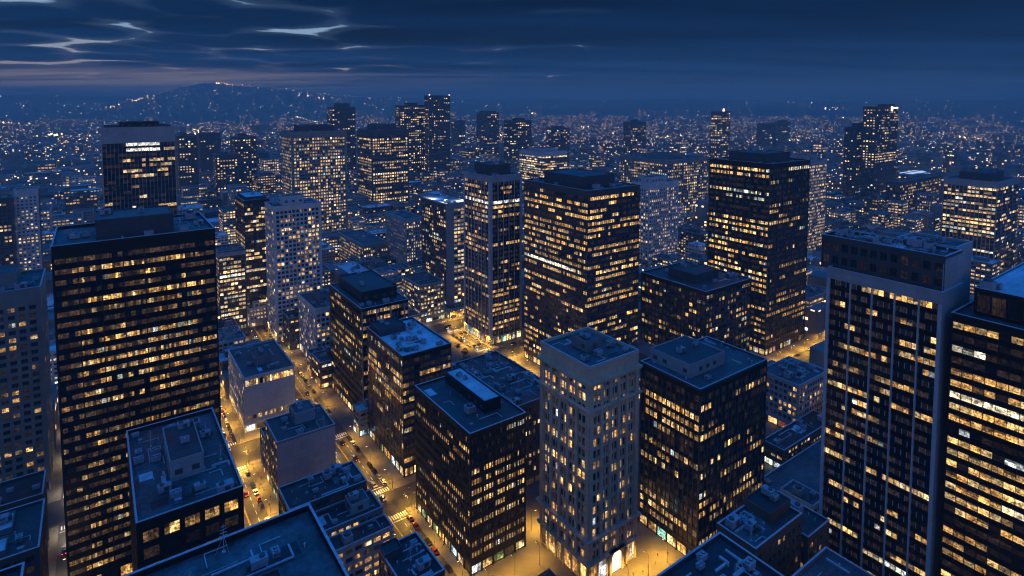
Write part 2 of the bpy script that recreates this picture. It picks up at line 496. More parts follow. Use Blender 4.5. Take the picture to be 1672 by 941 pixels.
def roof_top(bd, root, r, z, roofmat, wallmat, parh=1.1, units=4, pents=(), copm='coping', pipes=2, seed=0, big=False):
    global UNITS
    if UNITS is None: UNITS = [unit_mesh_a(), unit_mesh_b(), cool_mesh(), vent_mesh(), hatch_mesh(), mast_mesh()]
    b0, a0, b1, a1 = r; q = random.Random(seed)
    mb = MB(); mb.quad((b0, a0, z), (b1, a0, z), (b1, a1, z), (b0, a1, z)); mb.build('roof', [roofmat], root)
    if parh > 0:
        mb = MB(); ring(mb, r, z-.05, z+parh, .03, .42); mb.build('parapet', [wallmat], root)
        mb = MB(); ring(mb, r, z+parh, z+parh+.14, .09, .58); mb.build('coping', [copm], root)
    occ = []
    for pn in pents:
        f0, g0, f1, g1, ph, pm = pn[:6]; prm = pn[6] if len(pn) > 6 else roofmat
        x0, x1 = b0+(b1-b0)*f0, b0+(b1-b0)*f1; y0, y1 = a0+(a1-a0)*g0, a0+(a1-a0)*g1
        mb = MB(); mb.box(x0, y0, z, x1, y1, z+ph)
        po = mb.build('penthouse', [pm], root)
        mb = MB(); ring(mb, (x0, y0, x1, y1), z+ph-.25, z+ph+.6, .06, .35)
        q1 = mb.build('parapet', [pm], root); q1.parent = po
        q1.matrix_parent_inverse = Matrix.Identity(4)
        mb = MB(); mb.quad((x0, y0, z+ph+.02), (x1, y0, z+ph+.02), (x1, y1, z+ph+.02), (x0, y1, z+ph+.02))
        q2 = mb.build('roof', [prm], root); q2.parent = po; q2.matrix_parent_inverse = Matrix.Identity(4)
        def louvre(face, u):  # louvred openings on the faces one sees
            mb = MB(); zb = z+ph*.3; n_ = 4
            if face == 'F':
                mb.box(u-1.15, y0-.04, zb-.05, u+1.15, y0-.004, zb+n_*.45)
                for j in range(n_): mb.box(u-1.1, y0-.10, zb+j*.45, u+1.1, y0-.03, zb+j*.45+.26)
            else:
                mb.box(x0-.04, u-1.15, zb-.05, x0-.004, u+1.15, zb+n_*.45)
                for j in range(n_): mb.box(x0-.10, u-1.1, zb+j*.45, x0-.03, u+1.1, zb+j*.45+.26)
            o = mb.build('louvre', ['hvac_dark'], root); o.parent = po; o.matrix_parent_inverse = Matrix.Identity(4)
        n = max(1, int((x1-x0)/5))
        for k in range(n):
            if q.random() < .6:
                u = x0+(k+.5)*(x1-x0)/n
                if units and ph > 3.5: louvre('F', u)
        n = max(1, int((y1-y0)/5))
        for k in range(n):
            if q.random() < .6:
                u = y0+(k+.5)*(y1-y0)/n
                if units and ph > 3.5: louvre('L', u)
        occ.append((x0-1, y0-1, x1+1, y1+1))
        for _ in range(2 if units else 0):
            if x1-x0 > 7 and y1-y0 > 7:
                place_part(root, 'rooftop_unit', UNITS[q.choice((0, 1))], (q.uniform(x0+3, x1-3), q.uniform(y0+3, y1-3), z+ph+.02), q.choice((0, math.pi/2)), q.uniform(.8, 1.1))
    if units and b1-b0 > 12 and a1-a0 > 12:   # re-covered patches, walk pads
        for _ in range(2+units//3):
            w, d = q.uniform(2, 7), q.uniform(2, 7)
            x, y = q.uniform(b0+1.5, b1-1.5-w), q.uniform(a0+1.5, a1-1.5-d)
            if any(x < o[2] and x+w > o[0] and y < o[3] and y+d > o[1] for o in occ): continue
            PATCHZ[0] = (PATCHZ[0]+1) % 7
            zz = z+.006+PATCHZ[0]*.004
            mb = MB(); mb.quad((x, y, zz), (x+w, y, zz), (x+w, y+d, zz), (x, y+d, zz))
            mb.build('roof_patch', [q.choice(('roof_black', 'roof_dark', 'roof_mid', 'roof_light', 'roof_mid', 'roof_black'))], root)
    def free(x, y, m):
        return not any(o[0]-m < x < o[2]+m and o[1]-m < y < o[3]+m for o in occ)
    tries = 0; n = 0; units = int(units*1.6)
    while n < units and tries < units*12:
        tries += 1
        if b1-b0 < 6 or a1-a0 < 6: break
        x, y = q.uniform(b0+2.6, b1-2.6), q.uniform(a0+2.6, a1-2.6)
        k = q.choices((0, 1, 2, 3, 4, 5), (4, 3, 1.2, 5, 2, .8))[0]
        m = 2.4 if k in (1, 2) else 1.2
        if not free(x, y, m): continue
        place_part(root, ('rooftop_unit', 'rooftop_unit', 'cooling_tower', 'vent', 'skylight', 'antenna')[k], UNITS[k], (x, y, z+.036), q.choice((0, math.pi/2, math.pi)), q.uniform(.8, 1.35))
        occ.append((x-1.5, y-1.5, x+1.5, y+1.5)); n += 1
    for _ in range(int(pipes*1.6)):
        x, y = q.uniform(b0+2, b1-2), q.uniform(a0+2, a1-2)
        L = q.uniform(4, 12)
        mb = MB(); zz = z+.3
        if q.random() < .5: e = (min(x+L, b1-1.2), y, zz); e2 = (e[0], min(max(y+q.uniform(-5, 5), a0+1.2), a1-1.2), zz)
        else: e = (x, min(y+L, a1-1.2), zz); e2 = (min(max(x+q.uniform(-5, 5), b0+1.2), b1-1.2), e[1], zz)
        w = q.choice((.2, .28, .36, .6))
        if (Vector(e)-Vector((x, y, zz))).length > 1: mb.bar((x, y, zz), e, w)
        if (Vector(e2)-Vector(e)).length > 1: mb.bar(e, e2, w)
        mb.build('duct' if w > .4 else 'pipe', ['pipe'], root)

def tower(key, name, label, cat, R, style, faces=None, roof='roof_dark', units=5, pents=(), parh=1.1, rings=(), segs=None,
          indiv=True, pipes=2, group=None, z0=.15, copm='coping', wallpar=None, far=False):
    r = tuple(R[:4]); h = R[4]
    root = thing(name, label, cat, ((r[0]+r[2])/2, (r[1]+r[3])/2, z0), group)
    bd = dict(key=key, r=random.Random(key), fr=frames_of(r), mb=MB(), mats=[], win=[], root=root, indiv=indiv, rect=r, h=h)
    zr = h-parh
    rec = style['rec']
    bd['mats'].append(style['span'] or style['wall'])
    bd['mb'].box(r[0]+rec, r[1]+rec, z0, r[2]-rec, r[3]-.01, zr-.06, 0)
    for f in ('F', 'L', 'R'):
        if f in ('L', 'R') and not style_visible(r, f): 
            S = dict(style); S['lit'] *= .6
        else: S = style
        if faces and f in faces: S = dict(S); S.update(faces[f])
        if segs and f in segs:
            for (za, zb, ex) in segs[f]:
                S2 = dict(S); S2.update(ex); facade(bd, f, S2, za if za is not None else z0, zb if zb is not None else zr)
        else: facade(bd, f, S, z0, zr)
    bd['mb'].build('wall', bd['mats'], root)
    roof_top(bd, root, r, zr, roof, wallpar or style['wall'], parh, units, pents, copm, pipes, seed=key)
    for (z, out, hh, mat) in rings:
        mb = MB(); ring(mb, r, z, z+hh, out, out+.3); mb.build('cornice', [mat], root)
    ALLWIN.append(bd); BOXES.append((*r, h))
    for pn in pents:
        BOXES.append((r[0]+(r[2]-r[0])*pn[0], r[1]+(r[3]-r[1])*pn[1], r[0]+(r[2]-r[0])*pn[2], r[1]+(r[3]-r[1])*pn[3], h+pn[4]))
    return bd

def style_visible(r, f):
    return r[0] > 0 if f == 'L' else r[2] < 0
# ------------------------------------------------------------------ styles
def t1mask(f, u, z):
    if z > .985: return 0
    if u < .12: return .45 if z < .75 else .1
    if u > .82: return .12 if z > .35 else .5
    return 1.15
S_T1 = st(fh=4.2, bay=1.85, pier=.42, sph=.54, rec=.3, mull=1, trans=1, lit=.62, fl='mix', s=.85, dimk=3, top=4, base=8, mg=.6, wall='black_metal', span='black_glass', pm='black_metal', mask=t1mask, grp=4, dim=.85)
S_R1 = st(fh=5.4, bay=5.3, pier=1.5, sph=.36, rec=.5, mull=2, trans=2, lit=.42, fl='rand', s=.85, top=2.2, base=7, mg=.9, wall='black_metal', span='black_metal', dim=.8,
          mask=lambda f, u, z: 2.2 if z > .88 else (.9 if z > .6 else .5))
S_BK = st(fh=4.6, bay=1.75, pier=.42, sph=.47, rec=.45, mull=0, trans=0, lit=.5, fl='mix', s=1.0, top=1.6, base=5.5, mg=.6, wall='black_metal', span='black_metal', dim=.6, shop=.95, shops=2.6)
S_LG = st(fh=4.2, bay=1.9, pier=.22, sph=.3, rec=.25, mull=0, trans=1, lit=.33, fl='band', s=.75, top=1.6, base=6, mg=.4, wall='black_metal', span='blue_glass', dim=.9, shop=.9)
S_AD = st(spn=-.32, fh=4.7, bay=2.5, pier=1.6, pp=.45, sph=.36, rec=.6, mull=0, trans=1, grp=2, lit=.42, fl='rand', s=1.25, top=6.2, base=9.5, mg=2.0, wall='beige_stone', span='beige_stone', pm='beige_stone', fr='frame_l', dim=.35, shop=.9, shops=2.6)
S_C3 = st(fh=4.2, bay=2.5, pier=.45, pp=.1, sph=.36, rec=.35, mull=1, trans=0, lit=.40, fl='band', s=1.0, top=2.6, base=6, mg=.6, wall='black_metal', span='black_glass', pm='dark_grey', dim=.6, shop=.9)
S_C2 = st(rows=[('L', .57, .12, .78, (1, .88, .66), 2.0)], fh=4.35, bay=1.9, pier=.16, sph=.48, rec=.3, mull=0, trans=0, lit=.42, fl='band', s=1.1, top=3.5, base=6, mg=.3, wall='dark_grey', span='blue_glass', pm='black_metal', dim=.8, shop=.9)
S_C1 = st(rows=[(f, .86, .05, .95, (.95, .90, .78), 2.0) for f in 'FL'], fh=3.8, bay=2.7, pier=.55, pp=.35, grp=2, sph=.38, rec=.3, mull=1, trans=0, lit=.42, fl='band', s=1.15, top=4.2, base=7, mg=2.2, wall='light_panel', span='black_glass', pm='silver', wh=.12, dim=.6, shop=.95, shops=3)
S_C4 = st(fh=4.0, bay=3.4, pier=.7, sph=.42, rec=.4, mull=2, trans=1, lit=.33, fl='rand', s=1.1, top=2, base=6, mg=.8, wall='black_metal', span='dark_grey', dim=.6)
S_C5 = st(fh=4.6, bay=3.2, pier=.6, sph=.42, rec=.4, mull=1, trans=0, lit=.72, fl='mix', s=1.4, wh=.2, top=3.2, base=6, mg=.8, wall='black_metal', span='black_metal', pm='dark_grey', dim=.6, shops=3)
S_RT = st(fh=3.85, bay=1.8, pier=.45, pp=.6, sph=.47, rec=.4, mull=0, trans=0, lit=.34, fl='mix', s=.95, top=3.2, base=6, mg=1.1, wall='light_panel', span='black_glass', pm='silver', grp=4, dim=.6)
S_RB = st(rows=[('L', .80, .0, .6, (1, .82, .52), 1.5), ('L', .55, .2, .9, (1, .82, .52), 1.2)], fh=3.8, bay=3.0, pier=.12, sph=.46, rec=.35, mull=0, trans=1, lit=.42, fl='band', s=.95, top=2.0, base=6, mg=.5, wall='black_metal', span='black_glass', pm='black_metal', dim=.9)
S_L0 = st(fh=3.9, bay=4.0, pier=1.5, sph=.45, rec=.4, mull=1, trans=1, lit=.34, fl='rand', s=.95, top=7.5, base=6, mg=1.5, wall='tan_conc', fr='frame_l', dim=.3)
S_STONE = st(fh=3.6, bay=2.6, pier=.95, sph=.42, rec=.35, mull=0, lit=.5, fl='rand', s=1.2, top=3.5, base=5, mg=1.2, wall='light_panel', dim=.3, frames=False)
S_E1 = dict(S_STONE, fh=3.6, bay=3.1, pier=.95, sph=.38, wall='white_stone', lit=.42, top=3.2, mg=1.8, mull=1)
S_DGL = st(fh=3.7, bay=2.2, pier=.25, sph=.42, rec=.25, mull=0, lit=.45, fl='mix', s=1.1, top=2.5, base=5, mg=.5, wall='black_metal', span='blue_glass', dim=.5, frames=False, wh=.25)
S_FAR = st(fh=3.8, bay=3.6, pier=1.2, sph=.5, rec=.25, mull=0, lit=.3, fl='rand', s=1.3, top=5, base=0, mg=1.5, wall='dark_grey', dim=.1, frames=False, wh=.12)
S_LOW = st(fh=3.7, bay=3.2, pier=1.0, sph=.45, rec=.3, mull=1, lit=.5, fl='rand', s=1.1, top=1.2, base=4.8, mg=1.0, wall='tan_conc', dim=.4, frames=False, shop=.85)
S_BRK = st(fh=3.9, bay=3.0, pier=1.4, sph=.5, rec=.3, mull=1, trans=1, lit=.16, fl='rand', s=.6, top=2, base=5, mg=1.2, wall='brown_brick', fr='frame_l', dim=.5, shop=.3)
BLANK = dict(blank=True)

# ------------------------------------------------------------------ the buildings one can point to
# near roof corner in the photograph, depth along the avenue, width along the cross street
tower('T1', 'office_tower', 'wide black glass office tower with warm lit middle bays behind the boxed blue roof', 'tower',
      rect((83, 403), 44, 'p351', by=985), S_T1, units=9, pipes=7, roof='roof_mid', pents=[(.25, .22, .74, .78, 7.6, 'dark_grey')], parh=1.3)
tower('L0', 'stone_tower', 'tan stone tower with paired windows cut by the left edge of the photo', 'tower',
      rect((66, 468), 40, -40, by=800), S_L0, units=5, pipes=4, pents=[(.1, .3, .75, .8, 7, 'tan_conc')], parh=1.4)
tower('LA', 'low_rise_building', 'dark tar roofed low building below the tan stone tower', 'building',
      rect((70, 806), 20, -40, h=33), dict(S_LOW, wall='dark_grey', lit=.2), roof='roof_black', units=5, indiv=False)
tower('LB', 'low_rise_building', 'low building with pale raised patches on its blue roof beside the narrow alley', 'building',
      rect((64, 893), 30, -30, h=48), dict(S_LOW, wall='dark_grey', lit=.3), roof='roof_dark', units=3, indiv=False, pents=[(.3, .55, .72, .9, 1.2, 'mid_grey', 'roof_light'), (.2, .1, .7, .38, 1.6, 'mid_grey', 'roof_light')])
tower('LC', 'low_rise_building', 'black flat roofed block in the bottom left corner', 'building',
      rect((28, 1000), 20, -30, h=70), dict(S_LOW, wall='black_metal', lit=.2), roof='roof_black', units=2, indiv=False)
tower('R1', 'office_building', 'black office block with big six pane windows and boxed plant room on its blue roof', 'building',
      rect((222, 855), 60, 'p397', h=75), S_R1, units=12, pipes=10, roof='roof_mid', pents=[(.36, .30, .70, .72, 6.5, 'light_panel', 'roof_dark')], parh=1.4)
tower('R2', 'office_building', 'broad bare blue roof with thick rim at the bottom edge, left of the avenue', 'building',
      [-5, 95, 40, 142, 101], dict(S_R1, lit=.2), units=11, pipes=9, roof='roof_mid', pents=[(.52, .35, .74, .62, 2.2, 'hvac_dark', 'roof_black'), (.3, .2, .52, .5, .7, 'mid_grey', 'roof_light')], parh=1.5, indiv=False)
W = rect((452, 723), 'p432', 'p547', bl=68)
tower('B2', 'blank_walled_building', 'building with a tall blank grey wall facing the viewer and a roof hut', 'building', W,
      dict(S_LOW, wall='mid_grey', fh=3.6, lit=.4), faces={'F': dict(BLANK, wall='light_panel')}, units=6, pipes=3, pents=[(.42, .5, .78, .95, 5.5, 'light_panel', 'roof_mid')], parh=1.0)
tower('B2b', 'low_rise_building', 'small low annex with a sloping lit side behind the blank grey wall building', 'building',
      [68, W[3]+.3, 96, W[3]+12, 22], dict(S_LOW, wall='mid_grey', lit=.5), units=2, pipes=1, indiv=False)
tower('W2', 'white_walled_building', 'pale building with a lit ribbon window under its roof and a plain wall below', 'building',
      rect((398, 618), 'p372', 'p481', bl=68), dict(S_LOW, wall='white_stone', lit=.5),
      segs={'F': [(None, 10.5, dict(top=.6, base=5.2, fh=4.2, lit=.9, s=1.1, shops=2.6, wh=0)), (10.5, 26.5, dict(BLANK)), (26.5, None, dict(top=1.0, base=0, fh=5, lit=1.3, fl='rand', bay=2.0, pier=.2, sph=.32, s=1.5, mg=.8))]},
      units=6, pipes=3, pents=[(.32, .3, .66, .62, 4.5, 'mid_grey')], parh=1.0)
tower('D1', 'low_rise_building', 'long black roofed low building directly in front of the blank grey wall', 'building',
      rect((472, 834), 'p454', 'p599', h=31), dict(S_LOW, wall='dark_grey', lit=.12), roof='roof_black', units=9, pipes=4, parh=.7)
tower('D2', 'low_rise_building', 'low black roofed building with a pale roof box, between long black roof and terrace', 'building',
      [62, 228.6, 95, 242.4, 26.5], dict(S_LOW, wall='mid_grey', lit=.6, base=4, sph=.5), roof='roof_black', units=3, pipes=2, pents=[(.62, .25, .86, .8, 4.0, 'light_panel', 'hvac_dark')], parh=.8)
tower('D3', 'low_rise_building', 'low pale terrace building with warm windows under a narrow black roof', 'building',
      [62, 219.5, 95.6, 228.3, 23.4], dict(S_LOW, wall='light_panel', lit=.75, base=4, s=1.3, bay=4.2, mull=2), roof='roof_black', units=4, pipes=1, parh=.7)
tower('D4', 'low_rise_building', 'small courtyard building with a lit skylight strip between three dark roofs', 'building',
      [64, 196, 78, 214, 12], dict(S_LOW, wall='light_panel', lit=.8, s=1.3), roof='roof_dark', units=3, pipes=1, parh=.6, indiv=False)
tower('R3', 'low_rise_building', 'dark blue roofed block at the bottom edge beside the crossing', 'building',
      rect((726, 930), 22, -15, h=38), dict(S_LOW, wall='dark_grey', lit=.3), roof='roof_black', units=8, pipes=3, parh=1.0, indiv=False,
      pents=[(.0, .74, .45, 1.0, 2.0, 'dark_grey', 'roof_black')])
B = rect((767, 709), 'p677', 'p859', by=943)
tower('BK', 'office_building', 'black block with a long pale plant roof and glowing shop fronts on the avenue corner', 'building', B, S_BK,
      faces={'F': dict(bay=1.45, grp=4, pier=1.1, trans=1, lit=.62)}, units=3, pipes=6, roof='roof_dark', pents=[(.50, .22, .80, .92, 5.0, 'black_metal', 'roof_light')], parh=.9)
tower('BKb', 'low_rise_building', 'cluttered dark roof behind the black block, strewn with ducts and frames', 'building',
      [158, 234, 199, 296, 45], dict(S_BRK, lit=.5, s=1.2), roof='roof_dark', units=34, pipes=16, parh=1.0, indiv=False)
tower('LG', 'glass_building', 'dark glass office block with a bright pale roof terrace on the avenue corner', 'building',
      rect((657, 582), 'p599', 'p737', bl=127.5), S_LG, faces={'F': dict(bay=3.2, mull=1, sph=.42, fl='mix', lit=.35)}, roof='roof_light', units=14, pipes=4, parh=1.2, wallpar='black_metal',
      pents=[(.05, .68, .6, .98, 3.5, 'dark_grey', 'roof_black')])
tower('K1', 'office_building', 'dark office block with black plant box and white pier strips beside the ivory block', 'building',
      rect((590, 505), 'p538', 'p667', bl=129), dict(S_BK, bay=2.6, mull=1, lit=.62, fl='mix', s=1.1, top=1.2, pp=0), faces={'F': dict(grp=4, pp=.3, pm='light_panel', pier=.9, bay=2.4)},
      units=5, pipes=4, pents=[(.14, .18, .9, .9, 7, 'black_metal', 'roof_dark')], parh=.8)
tower('K2', 'stone_building', 'ivory stone block with a grid of square windows on the avenue bend', 'building',
      rect((514, 505), 'p487', 35, bl=129), dict(S_STONE, wall='white_stone', bay=3.4, fh=3.8, pier=1.0, lit=.45, base=7, mull=1), units=6, pipes=3, pents=[(.25, .35, .8, .75, 4.5, 'mid_grey')])
tower('C1', 'glass_tower', 'slim dark glass tower with white corner strips and a white crown above the lit crossing', 'tower',
      rect((800, 288), 'p757', 'p852', by=565), S_C1, units=5, pipes=2, pents=[(.2, .2, .82, .82, 8.5, 'dark_grey')], parh=1.2)
tower('C2', 'glass_tower', 'broad horizontally banded glass tower with one bright white office strip', 'tower',
      rect((960, 312), 'p856', 'p1045', bl=268), S_C2, units=9, pipes=6, pents=[(.16, .2, .78, .8, 8, 'dark_grey', 'roof_mid')], parh=1.2)
tower('C3', 'office_building', 'dark office block with pale plant box, right beside the carved stone tower', 'building',
      rect((1144, 636), 'p1046', 'p1253', by=925), S_C3, units=5, pipes=5, roof='roof_mid', parh=.9, copm='coping', wallpar='dark_grey',
      pents=[(.12, .30, .62, .98, 5.5, 'light_panel', 'roof_dark')])
A = rect((963, 600), 'p883', 'p1043', by=962)
tower('AD', 'stone_tower', 'carved beige stone tower with cornices, paired windows and a bright arched entrance', 'tower', A, S_AD, faces={'L': dict(bay=2.8)}, roof='roof_mid',
      units=3, pipes=3, parh=1.2, wallpar='beige_stone', pents=[(.36, .4, .68, .72, 4.2, 'mid_grey')],
      rings=[(A[4]-7.4, 1.3, .9, 'beige_stone'), (A[4]-8.3, .8, .9, 'beige_stone'), (A[4]-18.6, 1.3, .7, 'beige_stone'), (A[4]-19.2, .8, .6, 'beige_stone'), (20.0, 1.5, .8, 'beige_stone'), (19.2, .9, .8, 'beige_stone'), (9.8, 1.1, .8, 'beige_stone'), (A[4]-1.0, .3, .35, 'beige_stone')])
tower('C4', 'office_building', 'dark mid rise block with scattered large square lit windows and grey plant box', 'building',
      rect((1153, 477), 'p1047', 'p1227', by=640), S_C4, units=6, pipes=5, pents=[(.22, .3, .72, .72, 6, 'dark_grey')], parh=1.0)
tower('C5', 'office_tower', 'tall dark gridded tower with bright ribbon windows on its left face', 'tower',
      rect((1258, 268), 'p1158', 'p1323', by=582), S_C5, faces={'F': dict(lit=.32, s=1.0), 'L': dict(bay=3.2, grp=2, mull=1, pier=.9, sph=.48, s=1.5)}, units=6, pipes=3, pents=[(.2, .2, .8, .8, 7, 'dark_grey', 'roof_mid')], parh=1.2)
Q = rect((1540, 478), 'p1352', 'p1573', by=1125)
RTr = Q
tower('RT', 'office_tower', 'dark tower with silver vertical fins and a pale panelled crown at the right', 'tower',
      Q, S_RT, faces={'F': dict(BLANK)}, roof='roof_mid', units=0, pipes=6, parh=1.0, wallpar='light_panel')
bx = RTr
tower('RTu', 'rooftop_block', 'glazed plant storey with cluttered blue roof on top of the silver finned tower', 'building',
      [bx[0]+2.6, bx[1]+.6, bx[2]-.3, bx[3]+4.0, 149.0], st(fh=5, bay=3.2, pier=1.2, sph=.42, rec=.25, lit=.0, fl='rand', s=.5, top=1.6, base=0, mg=.3, wall='dark_grey', span='dark_grey', dim=.5, frames=True), 
      faces={'F': dict(BLANK, wall='light_panel')}, roof='roof_mid', units=22, pipes=9, parh=1.0, indiv=False, z0=bx[4]-1.0)
tower('RTe', 'stair_tower', 'pale windowless stair tower joined to the right end of the silver finned tower', 'tower',
      [bx[2]+2.2, bx[1]+3, bx[2]+17, bx[1]+22, 149.0], dict(S_STONE), faces={'F': dict(BLANK, wall='light_panel'), 'L': dict(BLANK, wall='light_panel')}, roof='roof_mid', units=2, parh=.8, indiv=False)
tower('RB', 'office_building', 'black banded office slab with long golden window strips at the right edge', 'building',
      [bx[0]+1.0, -30, bx[0]+64, bx[1]-2.2, 131.5], S_RB, roof='roof_dark', units=0, pipes=0, parh=.8,)
tower('RBu', 'rooftop_block', 'set back top storey with a white patched roof over the black banded slab', 'building',
      [bx[0]+8, -30, bx[0]+62, bx[1]-6, 139.5], st(fh=6, bay=4, pier=.4, sph=.15, rec=.4, mull=2, lit=.2, fl='rand', s=.7, top=1.4, base=0, mg=.5, wall='black_metal', span='black_glass', dim=.5), roof='roof_light', units=10, pipes=6, parh=.5, z0=130.7, indiv=False)
tower('F1', 'stone_building', 'low grey stone block with five window rows seen between two dark towers', 'building',
      rect((1305, 630), 'p1240', 'p1352', by=712), dict(S_STONE, wall='light_panel', bay=2.9, mull=1, lit=.42, s=1.0, base=5.5, top=1.4), roof='roof_mid', units=12, pipes=4, parh=.9)
tower('F2', 'parking_deck', 'wide flat pale blue parking deck between the dark block and the finned tower', 'building',
      [262, 108, 334, 160, 9], dict(S_LOW, wall='mid_grey', lit=.4), roof='roof_mid', units=4, pipes=1, parh=1.0, indiv=False)
tower('F3', 'low_rise_building', 'low black roofed hall at the far edge of the flat parking deck', 'building',
      [296, 163, 350, 175.5, 12.5], dict(S_LOW, wall='dark_grey', lit=.4), roof='roof_black', units=7, pipes=2, parh=.6, indiv=False)
tower('F4', 'low_rise_building', 'small lamplit pale building at the foot of the finned tower', 'building',
      [250, 124, 261, 139, 23], dict(S_LOW, wall='white_stone', lit=.3), roof='roof_mid', units=2, pipes=0, parh=.8, indiv=False)
tower('O1', 'brick_building', 'old brown brick building with a weathered roof below the paired window block', 'building',
      rect((1234, 897), 'p1171', 'p1310', h=55), S_BRK, roof='roof_mid', units=12, pipes=4, parh=1.1, pents=[(.55, .3, 1.0, 1.0, 3.2, 'brown_brick', 'roof_black')])
tower('O2', 'brick_building', 'narrow brown brick building stepping down beside the finned tower', 'building',
      [199.2, 100, 214, 120, 47], S_BRK, roof='roof_dark', units=4, pipes=2, parh=1.0)
o3 = corner(1175, 869, h=70)
tower('O3', 'low_rise_building', 'black roof heaped with debris like plant at the bottom edge', 'building',
      [o3[0]-44, o3[1]-40, o3[0], o3[1], 70], dict(S_BRK, wall='dark_grey'), roof='roof_black', units=26, pipes=18, parh=1.0, indiv=False)
o4 = corner(1348, 893, h=50)
tower('O4', 'low_rise_building', 'grey roof corner at the bottom edge under the finned tower', 'building',
      [o4[0]-30, o4[1]-40, o4[0], o4[1], 50], dict(S_BRK, wall='mid_grey'), roof='roof_mid', units=5, pipes=4, parh=1.2, indiv=False)
tower('L2', 'office_tower', 'dark tower with a plain pale band around its top, upper left', 'tower',
      rect((164, 208), 'p157', 'p285', by=540)[:3]+[657, 177], dict(S_DGL, rows=[('F', .985, .3, .8, (.95, .90, .78), 1.3), ('F', .95, .3, .8, (.95, .90, .78), 1.8)], fh=4.6, bay=2.8, lit=.24, top=13, wall='light_panel', span='black_glass', mg=.6, mask=lambda f, u, z: 1.7 if (.26 < u < .42 or .62 < u < .76) else .55), units=4, pents=[(.25, .2, .8, .7, 4.5, 'black_metal'), (.05, .1, .95, .9, 1.2, 'black_metal')], parh=.8, indiv=False)
tower('L3', 'stone_tower', 'pale gridded tower with close rows of lit windows and a dark plant box', 'tower',
      rect((475, 216), 'p458', 'p566', by=400), dict(S_STONE, fh=4.6, bay=3.6, pier=1.3, lit=.78, fl='rand', s=1.1, top=8, wall='tan_conc', mg=3), units=3, pents=[(.2, .2, .8, .8, 9, 'dark_grey')], indiv=False)
tower('L4', 'office_tower', 'brown tower with a dense grid of golden windows, left of the farthest pair', 'tower',
      rect((606, 213), 'p583', 'p667', by=350), dict(S_STONE, fh=5.2, bay=4.4, pier=1.7, lit=.62, fl='mix', s=1.35, top=9, wall='dark_grey', mg=2), units=2, pents=[(.2, .2, .75, .8, 10, 'dark_grey')], indiv=False)
tower('E1', 'apartment_tower', 'white stone apartment tower with small square windows and a roof hut', 'tower',
      rect((446, 338), 'p432', 'p524', by=560), S_E1, units=4, pipes=2, pents=[(.25, .3, .7, .75, 7, 'white_stone')], parh=1.2)
tower('E2', 'glass_tower', 'slim blue glass tower with a curved bright roof edge behind the white apartment tower', 'tower',
      rect((398, 328), 'p383', 'p440', by=530), dict(S_DGL, lit=.5, s=1.3), units=4, pents=[(.1, .1, .9, .9, 3, 'dark_grey', 'roof_light')], indiv=False)
tower('E3', 'office_building', 'amber lit office block with a pale cornice just right of the wide black tower', 'building',
      rect((356, 412), 25, 'p400', by=545), dict(S_DGL, lit=.85, fl='rand', s=1.25, wall='dark_grey', span='dark_grey', bay=2.8, pier=.5, top=5), units=6, rings=[(66.5, .4, 3.4, 'light_panel')], indiv=False)
tower('W1', 'apartment_tower', 'small white slab tower with scattered windows at the far left edge', 'tower',
      rect((62, 308), 25, 'p22', by=470), dict(S_STONE, wall='white_stone', lit=.4, bay=3.4, pier=1.7, sph=.55, top=7), faces={'R': dict(wall='dark_grey', sph=.4, pier=.4)}, units=3, indiv=False)
tower('W0', 'office_building', 'dark block with sparse amber windows left of the white slab tower', 'building',
      rect((20, 322), 20, -30, by=480), dict(S_FAR, lit=.35), units=2, indiv=False)
tower('K3', 'office_building', 'grey tower with a broad blank corner strip and a floodlit white roof', 'tower',
      rect((728, 333), 'p688', 'p765', by=512), dict(S_STONE, wall='light_panel', lit=.5, fh=3.7, bay=3.4, pier=.7, sph=.4, top=4.5, base=7, shops=3), faces={'F': dict(mgl=8.5, lit=.75), 'L': dict(wall='dark_grey', pier=1.1)}, roof='roof_light', units=6, indiv=False)
tower('K3p', 'low_rise_building', 'low podium block with a dark roof at the foot of the floodlit roof tower', 'building',
      rect((685, 467), 'p655', 'p726', by=530), dict(S_LOW, wall='tan_conc', lit=.7, s=1.3), units=4, indiv=False)
tower('K4', 'office_building', 'narrow pale columned block left of the floodlit roof tower', 'building',
      rect((662, 358), 'p630', 'p690', by=470), dict(S_STONE, lit=.5, pier=1.2, pp=.5), units=3, indiv=False)
tower('K5', 'low_rise_building', 'wide mid rise block with warm window grid behind the dark plant box', 'building',
      [236, 612, 266, 690, 42], dict(S_STONE, wall='tan_conc', lit=.7, s=1.2, top=2.5), units=6, indiv=False)
tower('K6', 'low_rise_building', 'low white building with a crumpled bright roof near the avenue bend', 'building',
      rect((582, 455), 'p547', 'p615', by=500), dict(S_STONE, wall='white_stone', lit=.4, top=3), roof='roof_light', units=9, indiv=False)
tower('N1', 'office_building', 'pale crowned office block with bluish white lit floors beyond the slim glass tower', 'building',
      rect((886, 249), 'p848', 'p926', by=330), dict(S_DGL, fh=4.6, bay=4, wall='white_stone', span='blue_glass', lit=.75, s=1.5, wh=.6, top=8), units=2, pents=[(.2, .2, .8, .8, 6, 'white_stone')], indiv=False)
tower('N2', 'stone_tower', 'white ribbed stone tower with a plant box right of the banded glass tower', 'tower',
      rect((1060, 300), 'p1032', 'p1108', by=440), dict(S_STONE, wall='white_stone', fh=4, bay=3.4, pier=1.3, pp=.5, lit=.5, top=7), units=3, pents=[(.1, .2, .7, .8, 7, 'white_stone')], indiv=False)
